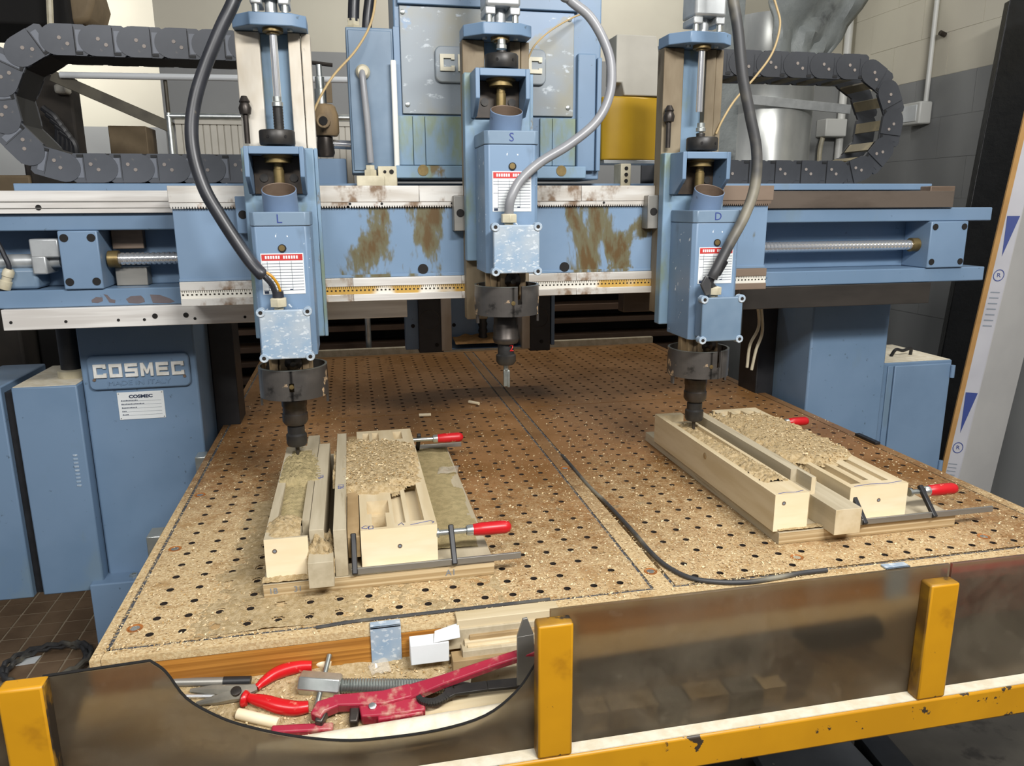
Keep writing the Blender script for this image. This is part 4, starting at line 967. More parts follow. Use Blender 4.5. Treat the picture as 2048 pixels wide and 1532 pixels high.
# corner conduit, wall sockets
rod('corner_conduit', 'pvc', 'white conduit running down the wall corner on right', 'conduit', Vector((3.26, 3.06, .2)), Vector((3.26, 3.06, 2.6)), .022)
a = at(1874, -40, x=3.285); b_ = at(1856, 205, x=3.285)
rod('conduit', 'pvc', 'white conduit feeding the wall socket box', 'conduit', (3.285, (a.y + b_.y) / 2, a.z), (3.285, (a.y + b_.y) / 2, b_.z), .012)
c = at(1835, 228, x=3.27); so = thing('socket_box', 'white surface socket box on right wall under conduit', 'socket', (3.27, c.y, c.z - .06))
MB().box(3.225, 3.298, c.y - .07, c.y + .07, c.z - .055, c.z + .055).build('case', 'pvc', so, .008)
box('face', 'plate_white', so, 3.220, 3.2249, c.y - .05, c.y + .05, c.z - .04, c.z + .04, .003)
c = at(1676, 255, y=3.0); so = thing('socket_box', 'white socket box on back wall inside right chain loop', 'socket', (c.x, 3.05, c.z - .06))
MB().box(c.x - .08, c.x + .06, 3.0, 3.098, c.z - .05, c.z + .05).build('case', 'pvc', so, .006)
MB().tube(spline([(c.x - .06, 3.05, c.z - .04), (c.x - .075, 3.05, c.z - .15), (c.x - .06, 3.05, c.z - .4), (c.x - .06, 3.05, c.z - .7)], 5), .014, 8).build('lead', 'gland', so)
rod('wall_hook', 'gunmetal', 'small dark wall hook high on right wall', 'hook', at(1890, 70, x=3.298), at(1890, 70, x=3.298) + Vector((-.03, 0, .01)), .012)
# black sheet and wrapped package leaning at the right
def leaning(name, pts_bottom_uv, y, m): pass
k1 = at(2020, 0, y=1.75); k2 = at(1940, 415, y=1.75); dxz = (k1.x - k2.x) / (k1.z - k2.z)
zb_, zt_ = FZ, 1.5
xb = k2.x + (zb_ - k2.z) * dxz; xt = k2.x + (zt_ - k2.z) * dxz
s = MB(); s.hexa([(xb, 1.75, zb_), (xb + .20, 1.69, zb_), (xb + .22, 1.74, zb_), (xb + .02, 1.80, zb_), (xt, 1.75, zt_), (xt + .20, 1.69, zt_), (xt + .22, 1.74, zt_), (xt + .02, 1.80, zt_)])
tag(s.build('black_board', 'black_sheet', None, .004), 'tall glossy black board leaning at the right', 'board')
pk = thing('wrapped_package', 'tall white wrapped package with blue print leaning at right', 'package', (2.3, 1.2, FZ))
YP = 1.20
k1 = at(2048, 262, y=YP); k2 = at(1889, 940, y=YP); dxz = (k1.x - k2.x) / (k1.z - k2.z)
def px_(z): return k2.x + (z - k2.z) * dxz
def ring(z): x = px_(z); return [(x, YP, z), (x + .044, YP - .031, z), (x + .275, YP + .03, z), (x + .25, YP + .10, z)]
s = MB(); s.hexa(ring(FZ) + ring(1.5)); s.m[2] = 1; s.m[3] = 0
s.build('carton_body', ['pack_grey', 'pack_white'], pk, .003)
s = MB()
for z0_, z1_ in ((FZ, 1.5),):
    s.hexa([(px_(z0_) - .012, YP + .002, z0_), (px_(z0_) + .004, YP - .0045, z0_), (px_(z0_) + .006, YP + .004, z0_), (px_(z0_) - .008, YP + .012, z0_),
            (px_(z1_) - .012, YP + .002, z1_), (px_(z1_) + .004, YP - .0045, z1_), (px_(z1_) + .006, YP + .004, z1_), (px_(z1_) - .008, YP + .012, z1_)])
s.build('cardboard_edge', 'cardboard', pk)
nrm = Vector((-.031, -.044, 0)).normalized()
def onp(t_, z, lift=.0015): return Vector((px_(z) + .044 * t_, YP - .031 * t_, z)) + nrm * lift
def zpix(v, u): 
    return at(u, v, y=YP).z
for v0, v1, u in ((432, 512, 2010), (783, 862, 1940)):
    za, zb2 = zpix(v0, u), zpix(v1, u)
    a, b_, c = onp(.18, za), onp(.92, za), onp(.42, zb2)
    MB().add([a, b_, c], [(0, 1, 2)]).build('blue_wedge', 'ink_blue', pk, smooth=False)
for v, u in ((550, 1988), (892, 1920)):
    z = zpix(v, u); pts = []
    text('round_mark', 'R', .022, onp(.5, z, .001), 'ink_blue', pk, .0003, rot=(math.pi / 2, 0, math.atan2(-.031, .044)))
    for ri_, ro_ in ((.0150, .0175),):
        s = MB(); vs = []; fs = []; n = 28
        for k in range(n):
            a = 2 * math.pi * k / n
            for r_ in (ri_, ro_): vs.append(onp(.5 + r_ * 1.0 * math.cos(a) / .054, z + (r_ * 1.25) * math.sin(a)))
        fs = [(2 * k, 2 * k + 1, (2 * k + 3) % (2 * n), (2 * k + 2) % (2 * n)) for k in range(n)]
        s.add(vs, fs); s.build('round_mark', 'ink_blue', pk, smooth=False)
s = MB()
for k in range(7):
    z = zpix(585 + 11 * k, 1975); s.add([onp(.25, z), onp(.8, z), onp(.8, z + .004), onp(.25, z + .004)], [(0, 1, 2, 3)])
for k in range(4):
    z = zpix(925 + 7 * k, 1915); s.add([onp(.15, z), onp(.7, z), onp(.7, z + .003), onp(.15, z + .003)], [(0, 1, 2, 3)])
s.build('small_print', 'print_grey', pk, smooth=False)
# loose cables by the right column
for k, (px, lab) in enumerate(((((1512, 588), (1518, 650), (1500, 690), (1494, 735)), 'pale cable hanging left of the right column, upper'), (((1520, 588), (1525, 660), (1512, 700), (1503, 740)), 'pale cable hanging closest to the right column'))):
    tag(MB().tube(spline([at(u, v, y=1.07) for u, v in px], 5), .005, 8).build('loose_cable', 'gland', None), lab, 'cable', 'loose pale cables by the right column')
# bits on the floor at left: paper scrap, coiled cable
p = at(55, 1325, z=FZ); o = MB().prism([(p.x - .03, p.y - .02), (p.x + .03, p.y - .015), (p.x + .035, p.y + .03), (p.x - .02, p.y + .02)], 'z', FZ + .002, FZ + .005).build('paper_scrap', 'plate_white', None); tag(o, 'white paper scrap on the tiled floor', 'paper')
c = at(95, 1340, z=FZ); s = MB(); s.tube([c + Vector((.13 * math.cos(t / 8) * (1 + .08 * math.sin(t / 5)), .12 * math.sin(t / 8), .012 + .004 * (t % 3) + .002 * t / 10)) for t in range(0, 110)], .009, 8)
tag(s.build('coiled_cable', 'rubber_dusty', None), 'dark coiled cable on the tiled floor at left', 'cable')
# floor objects at lower right
a = at(1530, 1520, z=FZ); b_ = at(1700, 1512, z=FZ)
d = at(1640, 1532, z=FZ)
tag(MB().prism([tuple(at(u, v, z=FZ + .03)[:2]) for u, v in ((1505, 1500), (1690, 1470), (1760, 1545), (1540, 1560))], 'z', FZ, FZ + .03).build('floor_plate', 'concrete_grey', None, .003), 'grey speckled steel plate on the floor at lower right', 'plate')
tag(MB().prism([tuple(at(u, v, z=FZ + .05)[:2]) for u, v in ((1710, 1465), (1766, 1460), (1845, 1550), (1780, 1552))], 'z', FZ, FZ + .05).build('floor_beam', 'black', None, .003), 'black paint-spattered beam on the floor at lower right', 'beam')
# ---------------------------------------------------------------- jigs with workpieces
def relief(x0, x1, y0, y1, z0, z1, pk):
    """block whose top is cut by rectangular pockets (px0,px1,py0,py1,depth)"""
    xs = sorted({x0, x1, *[v for p in pk for v in p[:2]]}); ys = sorted({y0, y1, *[v for p in pk for v in p[2:4]]})
    def H(i, j):
        if i < 0 or j < 0 or i >= len(xs) - 1 or j >= len(ys) - 1: return z0
        cx, cy = (xs[i] + xs[i + 1]) / 2, (ys[j] + ys[j + 1]) / 2; d = 0
        for p in pk:
            if p[0] <= cx <= p[1] and p[2] <= cy <= p[3]: d = max(d, p[4])
        return z1 - d
    b = MB()
    for i in range(len(xs) - 1):
        for j in range(len(ys) - 1):
            a, c, d, e = xs[i], xs[i + 1], ys[j], ys[j + 1]; h = H(i, j)
            b.add([(a, d, h), (c, d, h), (c, e, h), (a, e, h)], [(0, 1, 2, 3)], 0)
            for (ni, nj, p, q) in ((i - 1, j, (a, e), (a, d)), (i + 1, j, (c, d), (c, e)), (i, j - 1, (a, d), (c, d)), (i, j + 1, (c, e), (a, e))):
                g = H(ni, nj)
                if g < h: b.add([(*p, g), (*q, g), (*q, h), (*p, h)], [(0, 1, 2, 3)], 1 if nj < 0 or nj >= len(ys) - 1 else 0)
    b.add([(x0, y0, z0), (x1, y0, z0), (x1, y1, z0), (x0, y1, z0)], [(3, 2, 1, 0)], 0)
    return b
def hole(o_parent, x, y, z, r=.0042):
    p = MB().pipe((x, y - .0006, z), (0, 1, 0), r, r * .6, .002, 14).build('dowel_ring', 'steel_brown', o_parent)
    MB().cyl((x, y - .0003, z), (x, y + .002, z), r * .6, 10).build('dowel_hole', 'print_grey', o_parent)
def drift(name, m, label, cat, x0, x1, y0, y1, base, h, res=.004, parent=None, seed=0, skip=None):
    nx, ny = max(2, int((x1 - x0) / res)), max(2, int((y1 - y0) / res)); b = MB(); vs = []; hs = []
    for j in range(ny + 1):
        for i in range(nx + 1):
            x = x0 + (x1 - x0) * i / nx; y = y0 + (y1 - y0) * j / ny
            e = h(x, y)
            if e > 0: e *= .75 + .5 * (mnoise.noise(Vector((x * 90 + seed, y * 90, 0))) * .5 + .5) + .3 * mnoise.noise(Vector((x * 260, y * 260, seed)))
            hs.append(e); vs.append((x, y, (base(x, y) if callable(base) else base) + max(e, -.002)))
    W_ = nx + 1
    fs = [(j * W_ + i, j * W_ + i + 1, (j + 1) * W_ + i + 1, (j + 1) * W_ + i) for j in range(ny) for i in range(nx) if max(hs[j * W_ + i], hs[j * W_ + i + 1], hs[(j + 1) * W_ + i], hs[(j + 1) * W_ + i + 1]) > 0 and not (skip and skip(x0 + (x1 - x0) * (i + .5) / nx, y0 + (y1 - y0) * (j + .5) / ny))]
    used = sorted({k for f in fs for k in f}); mp = {k: n for n, k in enumerate(used)}
    b.add([vs[k] for k in used], [tuple(mp[k] for k in f) for f in fs])
    me = b.mesh(name); o = finish(me, name, m, parent, ang=180)
    return tag(o, label, cat, None, 'stuff')
def bell(x, y, cx, cy, rx, ry, hh, edge=.0): return hh * (1 - ((x - cx) / rx) ** 2 - ((y - cy) / ry) ** 2) + edge
def flakes(name, label, pts, parent=None, smin=.0012, smax=.0042, up=.7, cat='sawdust'):
    b = MB()
    for p in pts:
        p = Vector(p); L_ = random.uniform(smin, smax); w = L_ * random.uniform(.25, .7); a = random.uniform(0, 6.283)
        t = random.uniform(-up, up); d = Vector((math.cos(a), math.sin(a), math.sin(t) * .6)) * L_ * .5; e = Vector((-math.sin(a), math.cos(a), math.sin(t * 1.7) * .5)) * w * .5
        c = p + Vector((0, 0, abs(d.z) + abs(e.z) + .0003))
        b.add([c - d - e, c + d - e, c + d + e, c - d + e], [(0, 1, 2, 3)])
    me = b.mesh(name); o = finish(me, name, 'chips', parent, smooth=False); return tag(o, label, cat, None, 'stuff')
BZ = .026
def baseboard(x0, label):
    o = MB().box(x0, x0 + .413, .080, .80, .0003, BZ); o.m[2] = 1; o = o.build('base_board', ['wood_grey', 'board_end'], None, .0012); return tag(o, label, 'board', 'jig base boards')
bb1 = baseboard(.169, 'pale laminated base board under the left jig')
bb2 = baseboard(1.166, 'pale base board under the right jig')
text('pencil_mark', 'A1', .017, (.50, .0794, .0135), 'print_grey', bb1, .0002); text('pencil_mark', '31', .015, (.228, .0794, .0125), 'print_grey', bb1, .0002); text('pencil_mark', '1B', .015, (.186, .0794, .0125), 'print_grey', bb1, .0002)
def wood(name, b, mats, label, cat='wood block', group=None): o = b.build(name, mats, None, .0008, smooth=True); return tag(o, label, cat, group)
# left jig
b = relief(.175, .2495, .093, .715, BZ + .0002, .105, [(.191, .236, .165, .60, .024), (.175, .222, .632, .715, .05), (.235, .2495, .108, .165, .055), (.191, .2495, .098, .165, .010)])
w1 = wood('work_block', b, ['wood_grey', 'wood_end'], 'long routed block with square end at left of left jig', group='routed work blocks'); hole(w1, .192, .093, .082)
b = MB().box(.2505, .2765, .118, .64, BZ + .0002, .105)
o = wood('jig_plank', b, ['wood_grey'], 'narrow plank marked 126 beside the leftmost block', 'plank', 'jig planks'); text('pencil_mark', '126', .016, (.262, .40, .1052), 'ink_blue', o, .0002, rot=(0, 0, -math.pi / 2))
b = MB().box(.294, .3165, .083, .68, BZ + .0002, .116)
o = wood('jig_plank', b, ['wood_grey'], 'upright plank marked 126 left of the wide block', 'plank', 'jig planks'); text('pencil_mark', '126', .018, (.3055, .30, .1162), 'ink_blue', o, .0002, rot=(0, 0, -math.pi / 2))
b = MB().prism([(.115, .045), (.115, .085), (.135, .10), (.70, .10), (.70, .045)], 'x', .3175, .3395); o = wood('jig_plank', b, ['wood_dark'], 'thin dark spacer between upright plank and wide block', 'plank', 'jig planks')
o.location.z = o.location.z
b = MB().prism([(.048, BZ + .0002), (.048, .074), (.10, .072), (.118, BZ + .0002)], 'x', .2495, .2925); wood('wedge_block', b, ['wood_grey'], 'small wedge block at the front of left jig', 'wood block')
b = relief(.341, .4805, .110, .745, BZ + .0002, .0985, [(.363, .389, .119, .235, .045), (.355, .397, .185, .25, .028), (.404, .424, .13, .36, .010), (.433, .459, .135, .36, .024), (.356, .372, .64, .725, .03), (.380, .396, .64, .725, .03), (.433, .455, .66, .725, .03), (.36, .45, .36, .62, .02)])
w2 = wood('work_block', b, ['wood', 'wood_end'], 'wide routed block with slots clamped on left jig', group='routed work blocks'); hole(w2, .411, .110, .062)
s = MB()
def scrib(b, pts, z, r=.0007): b.tube([(x, y, z) for x, y in pts], r, 5)
scrib(s, [(.343, .122), (.350, .130), (.358, .126), (.352, .116), (.344, .120)], .0988); scrib(s, [(.356, .114), (.364, .114), (.364, .127), (.357, .127), (.356, .114)], .0988); scrib(s, [(.432, .117), (.470, .128), (.476, .121), (.472, .116)], .0988); scrib(s, [(.41, .12), (.416, .130), (.42, .118)], .0988)
s.build('pen_scribble', 'ink_blue', w2)
# right jig
b = relief(1.156, 1.2315, .088, .712, BZ + .0002, .105, [(1.170, 1.222, .16, .61, .026), (1.170, 1.2315, .625, .69, .03)])
w3 = wood('work_block', b, ['wood', 'wood_end'], 'long routed block with knot nearest table middle, right jig', group='routed work blocks'); hole(w3, 1.176, .088, .086)
s = MB(); scrib(s, [(1.166, .094), (1.185, .097), (1.205, .094), (1.225, .10)], .1053); s.build('pen_scribble', 'ink_blue', w3)
MB().lathe((1.1555, .40, .085), (-1, 0, 0), [(.008, 0), (.006, .0006), (0, .0007)], 14, 0, True, False).build('knot', 'wood_dark', w3)
b = relief(1.252, 1.276, .135, .66, BZ + .0002, .117, [(1.252, 1.266, .135, .19, .03)]); wood('jig_plank', b, ['wood_grey', 'wood'], 'tall thin plank between the two blocks on right jig', 'plank', 'jig planks')
b = MB().box(1.2655, 1.324, .046, .235, BZ + .0002, .080); b.m[2] = 1; wood('spacer_block', b, ['wood_grey', 'wood'], 'short spacer block overhanging the front of right jig', 'wood block')
b = relief(1.338, 1.4745, .105, .735, BZ + .0002, .0985, [(1.352, 1.376, .125, .36, .022), (1.392, 1.405, .14, .40, .012), (1.430, 1.445, .13, .36, .008), (1.352, 1.378, .64, .715, .03), (1.395, 1.418, .64, .715, .03), (1.43, 1.45, .65, .70, .03), (1.352, 1.46, .36, .62, .018)])
w4 = wood('work_block', b, ['wood', 'wood_end'], 'wide routed block with long slots clamped on right jig', group='routed work blocks'); hole(w4, 1.407, .105, .066)
s = MB(); scrib(s, [(1.35, .111), (1.39, .116), (1.43, .112), (1.468, .118)], .0988); s.build('pen_scribble', 'ink_blue', w4)
# clamps
def clamp(x0, x1, xj, xh0, xh1, y, zb, zs, ys, label, hm):
    """x0..x1 bar, xj sliding jaw, xh0..xh1 handle; screw axis at (ys, zs)"""
    t = thing('bar_clamp', label, 'clamp', ((x0 + x1) / 2, y, zb), 'red handled bar clamps')
    MB().bar((x0, y, zb), (x1, y, zb), .005, .012, (0, 0, 1)).build('bar', 'steel_dull', t, .0006)
    def arm(xa):
        s = MB(); s.bar((xa, y - .006, zb - .004), (xa, ys + .004, zs + .012), .010, .010, (0, -1, 1)); return s
    arm(x0 + .006).build('fixed_jaw', 'black', t, .002)
    arm(xj).build('sliding_jaw', 'black', t, .002)
    MB().lathe((xj - .028, ys, zs), (1, 0, 0), [(.009, 0), (.009, .005), (.005, .006)] + [(.005 + .0007 * (k % 2), .007 + .002 * k) for k in range(int((xh0 - xj + .018) / .002))], 12).build('screw', 'zinc', t)
    MB().lathe((xh0 - .012, ys, zs), (1, 0, 0), [(.008, 0), (.0095, .004), (.0095, .012), (.011, .014), (.0125, .03), (.0125, xh1 - xh0), (.010, xh1 - xh0 + .008), (.004, xh1 - xh0 + .012)], 16).build('handle', [hm], t)
    MB().lathe((xh0 - .012, ys, zs), (1, 0, 0), [(.0085, 0), (.0102, .003), (.0102, .0125), (.009, .0135)], 16).build('ferrule', 'zinc', t)
    return t
clamp(.322, .632, .507, .548, .622, .078, .036, .077, .118, 'bar clamp with bright red handle at front of left jig', 'red')
clamp(.322, .62, .50, .547, .615, .775, .036, .080, .70, 'bar clamp with chipped red handle at back of left jig', 'red_chipped')
clamp(1.345, 1.66, 1.515, 1.535, 1.605, .072, .037, .072, .115, 'bar clamp with chipped red handle at front of right jig', 'red_chipped')
clamp(1.322, 1.63, 1.52, 1.575, 1.64, .78, .03, .052, .72, 'bar clamp with red handle at back of right jig', 'red')
# sawdust lying on the jigs
def mound1(x, y): return .03 * (1 - abs((x - .378) / .098) ** 3 - abs((y - .462) / .178) ** 3) + .022 * mnoise.noise(Vector((x * 20, y * 20, 2))) + .012 * mnoise.noise(Vector((x * 55, y * 55, 9)))
def mound2(x, y): return .028 * (1 - abs((x - 1.385) / .11) ** 3 - abs((y - .455) / .20) ** 3) + .026 * mnoise.noise(Vector((x * 18, y * 18, 5))) + .012 * mnoise.noise(Vector((x * 55, y * 55, 3)))
drift('sawdust_heap', 'dust', 'coarse sawdust heap on the front of the leftmost block', 'sawdust', .176, .236, .0955, .215, .094, lambda x, y: bell(x, y, .208, .145, .046, .066, .024), .0035, seed=1)
drift('sawdust_heap', 'dust_dark', 'sawdust filling the channel of the leftmost block', 'sawdust', .178, .272, .20, .625, .082, lambda x, y: bell(x, y, .213, .42, .075, .30, .026, .001) - .006 + (.010 if y > .38 else -.004) , .004, seed=2)
drift('sawdust_heap', 'dust', 'sawdust heap behind the small wedge block', 'sawdust', .246, .294, .066, .20, BZ, lambda x, y: .062 - 6.5 * (y - .115) ** 2 - 20 * (x - .27) ** 2 - max(0, .10 - y) * .55, .0035, seed=3)
drift('sawdust_heap', 'dust', 'thick sawdust mound over the wide block of left jig', 'sawdust', .288, .478, .27, .66, .0985, lambda x, y: min(.015, mound1(x, y)), .0042, seed=4)
drift('sawdust_layer', 'dust_dark', 'thin sawdust on the bare right part of left base board', 'sawdust', .484, .578, .15, .79, BZ + .0005, lambda x, y: .0035 + .004 * mnoise.noise(Vector((x * 22, y * 9, 4))) - 2.2 * max(0, x - .55) ** 1.5 * 0 - max(0, (x - .545)) * .12, .006, seed=5)
drift('sawdust_layer', 'dust', 'sawdust line at the foot of the leftmost block', 'sawdust', .168, .25, .0795, .095, BZ, lambda x, y: .004 + .3 * (y - .08), .003, seed=6)
drift('sawdust_heap', 'dust', 'sawdust filling the channel of the knotted block', 'sawdust', 1.168, 1.226, .155, .625, .079, lambda x, y: .027 + .005 * math.sin(y * 9) - 9 * (x - 1.197) ** 2, .004, seed=7)
drift('sawdust_heap', 'dust', 'sawdust heap over the wide block of right jig', 'sawdust', 1.28, 1.478, .20, .66, .0985, lambda x, y: min(.012, mound2(x, y)), .0042, seed=8)
drift('sawdust_heap', 'dust', 'sawdust between the thin plank and the wide right block', 'sawdust', 1.277, 1.337, .20, .68, BZ, lambda x, y: .074 - max(0, .30 - y) * .4, .005, seed=9)
drift('sawdust_layer', 'dust', 'sawdust at the foot of the knotted block', 'sawdust', 1.166, 1.30, .081, .115, BZ, lambda x, y: .005 - 2.0 * (y - .088) ** 2 * 6, .003, seed=10)
def scatter_on(n, cx, cy, sx, sy, zf): return [(x, y, zf(x, y)) for x, y in ((random.gauss(cx, sx), random.gauss(cy, sy)) for _ in range(n))]
flakes('sawdust_flakes', 'loose shavings on the mound of the left jig', [(x, y, .0985 + max(0, min(.015, mound1(x, y))) + .001) for x, y in ((random.uniform(.31, .47), random.uniform(.29, .64)) for _ in range(1500)) if mound1(x, y) > .002], smax=.006)
flakes('sawdust_flakes', 'loose shavings on the mound of the right jig', [(x, y, .0985 + max(0, min(.012, mound2(x, y))) + .001) for x, y in ((random.uniform(1.345, 1.47), random.uniform(.22, .64)) for _ in range(1300)) if mound2(x, y) > .001], smax=.006)
# sawdust over the table
JG = ((.167, .584), (1.164, 1.581))
def onjig(x, y): return any(a < x < b and .078 < y < .802 for a, b in JG)
pts = []
while len(pts) < 19000:
    x = random.uniform(-.068, 1.805); y = -.055 + random.expovariate(1 / .42)
    if y > 2.2 or onjig(x, y): continue
    dens = 1. if x < .2 or .92 < x < 1.17 else (.7 if x < .9 else .5)
    if random.random() > dens: continue
    hx = (x if x < .87 else x - RX) / .05; hy = (y if x < .87 else y + .005) / .05
    if (hx - round(hx)) ** 2 + (hy - round(hy)) ** 2 < .02: continue
    pts.append((x, y, 0))
flakes('sawdust_chips', 'sawdust and wood chips scattered over the table', pts, smax=.005)
def nearhole(x, y):
    hx = (x if x < .87 else x - RX) / .05; hy = (y if x < .87 else y + .005) / .05
    return (hx - round(hx)) ** 2 + (hy - round(hy)) ** 2 < ((HR + .0022) / .05) ** 2
def edge_h(x, y): return .003 * mnoise.noise(Vector((x * 14, y * 14, 7))) + .0022 * mnoise.noise(Vector((x * 70, y * 70, 3))) - .0004
drift('sawdust_drift', 'dust', 'sawdust drift along the front of left jig', 'sawdust', .06, .62, -.027, .082, .0001, lambda x, y: edge_h(x, y) + .003 * math.exp(-((x - .22) / .12) ** 2), .0034, seed=11, skip=nearhole)
drift('sawdust_drift', 'dust', 'sawdust drift beside the leftmost block', 'sawdust', .07, .169, .08, .55, .0001, lambda x, y: edge_h(x, y) + .004 * (x - .10) / .07, .0034, seed=12, skip=nearhole)
# dowels and grey cord on the table
for k, (p, q, lab) in enumerate((((.728, 1.343), (.758, 1.308), 'short wooden dowel lying farther back on the table'), ((.542, 1.206), (.581, 1.203), 'short wooden dowel on the joint line of the table'))):
    tag(MB().cyl((*p, .006), (*q, .006), .0055, 12).build('wooden_dowel', 'wood_end', None, .0008), lab, 'dowel', 'loose dowels')
cp = [(.8918, .72), (.8918, .60), (.8918, .482), (.896, .344), (.899, .19), (.898, .106), (.905, .035), (.928, -.018), (.97, -.044), (1.023, -.056), (1.089, -.052), (1.14, -.046), (1.19, -.046)]
tag(MB().tube(spline([(x, y, .0048 - (.004 if i < 3 else 0)) for i, (x, y) in enumerate(cp)], 8), .0046, 10).build('sealing_cord', 'rubber_dusty', None), 'grey sealing cord lying loose near table front', 'cord')
cp = [(.263, -.040), (.30, -.036), (.333, -.034), (.399, -.034), (.483, -.034), (.571, -.034), (.659, -.034)]
tag(MB().tube(spline([(x, y, .002) for x, y in cp], 6), .0032, 8).build('sealing_cord', 'rubber_dusty', None), 'grey sealing cord along the front edge of left panel', 'cord')

a = at(1648, 872, z=.006); b_ = at(1700, 890, z=.006)
tag(MB().bar((1.797, a.y, .004), (1.797, b_.y, .004), .016, .008).build('rubber_strip', 'black', None, .001), 'small black strip lying on the right rim of table', 'strip')
s = MB(); n = 7; vs = []
for j in range(n):
    for i in range(n): vs.append((.53 + .05 * i / 6 + .01 * j / 6, .56 + .05 * j / 6, BZ + .006 + .008 * abs(mnoise.noise(Vector((i * .7, j * .7, 11))))))
s.add(vs, [(j * n + i, j * n + i + 1, (j + 1) * n + i + 1, (j + 1) * n + i) for j in range(n - 1) for i in range(n - 1)])
o = s.build('film_scrap', 'film', None, ang=20); o.modifiers.new('thick', 'SOLIDIFY').thickness = .0006; tag(o, 'clear film scrap on the bare part of left base board', 'plastic', 'clear plastic film scraps')
# ---------------------------------------------------------------- yellow guard with smoky panels
gd = thing('safety_guard', 'yellow steel guard with smoky translucent panels before the table', 'guard', (.6, -.25, -.20))
GY0, GY1 = -.27, -.2445
for x0 in (-.103, .579, 1.216, 1.853):
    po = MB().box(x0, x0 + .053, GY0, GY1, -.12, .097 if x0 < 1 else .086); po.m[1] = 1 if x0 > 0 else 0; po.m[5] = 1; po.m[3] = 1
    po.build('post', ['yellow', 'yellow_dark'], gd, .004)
MB().box(-.5, 2.3, GY0, GY1, -.178, -.121).build('bottom_rail', 'yellow', gd, .004)
MB().box(-.48, 2.28, GY0 + .003, GY1 - .0005, -.1208, -.119).build('rail_dust', 'dust_pale', gd)
PY0, PY1 = -.2443, -.2383
arc = [(.067, .097), (.084, .078), (.105, .036), (.138, .005), (.173, -.017), (.233, -.043), (.300, -.062), (.355, -.068), (.438, -.068), (.507, -.055), (.553, -.023), (.580, .015), (.597, .05)]
apt = [p for p in spline([(x, 0, z) for x, z in arc], 4)]
s = MB()
ap2 = [(p.x, p.z) for p in apt]
top_ = [(-.07, .080)] + ap2
# strips from the outline down to the bottom edge
pts = [(-.10, .090)] + ap2
for (xa, za), (xb, zb) in zip(pts[:-1], pts[1:]):
    s.add([(xa, PY0, -.165), (xb, PY0, -.165), (xb, PY0, zb), (xa, PY0, za), (xa, PY1, -.165), (xb, PY1, -.165), (xb, PY1, zb), (xa, PY1, za)], [(0, 1, 2, 3), (7, 6, 5, 4), (3, 2, 6, 7), (1, 0, 4, 5)])
s.add([(pts[0][0], PY0, -.165), (pts[0][0], PY1, -.165), (pts[0][0], PY1, .090), (pts[0][0], PY0, .090)], [(0, 1, 2, 3)])
xe, ze = pts[-1]; s.add([(xe, PY0, -.165), (xe, PY1, -.165), (xe, PY1, ze), (xe, PY0, ze)], [(3, 2, 1, 0)])
me = s.mesh('panel'); bm = bmesh.new(); bm.from_mesh(me); bmesh.ops.remove_doubles(bm, verts=bm.verts, dist=1e-5); bmesh.ops.recalc_face_normals(bm, faces=bm.faces); bm.to_mesh(me); bm.free()
finish(me, 'cutaway_panel', 'acrylic', gd)
s = MB().tube([(x, (PY0 + PY1) / 2, z + .001) for x, z in [(-.06, .0925)] + ap2], .0019, 6); s.build('panel_edge', 'under', gd)
for a, b_ in ((.604, 1.27), (1.274, 1.90)):
    MB().box(a, b_, PY0, PY1, -.165, .105).build('smoky_panel', 'acrylic', gd, .0008)
MB().box(-.45, -.105, PY0, PY1, -.165, .09).build('smoky_panel', 'acrylic', gd, .0008)
# tray under the panels, sloping to the front
def tz(y): return -.064 + (y + .06) * .42
tr = MB().hexa([(-.09, -.237, tz(-.237) - .006), (1.80, -.237, tz(-.237) - .006), (1.80, .02, tz(-.06) - .004), (-.09, .02, tz(-.06) - .004), (-.09, -.237, tz(-.237) - .001), (1.80, -.237, tz(-.237) - .001), (1.80, .02, tz(-.06) - .001), (-.09, .02, tz(-.06) - .001)])
tr = tr.build('tool_tray', 'blue_grimy', None); tag(tr, 'sloping metal tray between table edge and guard', 'tray')
drift('tray_sawdust', 'dust', 'sawdust covering the tool tray', 'sawdust', -.085, 1.79, -.2365, -.0612, lambda x, y: tz(y), lambda x, y: .0035 + .004 * mnoise.noise(Vector((x * 18, y * 18, 5))) + max(0, y + .09) * .10, .006, seed=20)
flakes('sawdust_flakes', 'loose shavings on the tool tray', [(x, y, tz(y) + .005) for x, y in ((random.uniform(-.06, .62), random.uniform(-.21, -.065)) for _ in range(2200))], smax=.006)
def ot(u, v, lift=.006):
    d = Vector([CR[0][i] * (u - 1024) / CF + CR[1][i] * (v - 766) / CF + CR[2][i] for i in range(3)])
    z0 = -.064 + lift; t = (z0 + (CC[1] + .06) * .42 - CC[2]) / (d.z - .42 * d.y); return CC + d * t
def c4(x, y, lift=.006): return ot(330 + x / 2.56, 1180 + y / 2.56, lift)
def trel(x0, x1, yc, w, z, h): pass
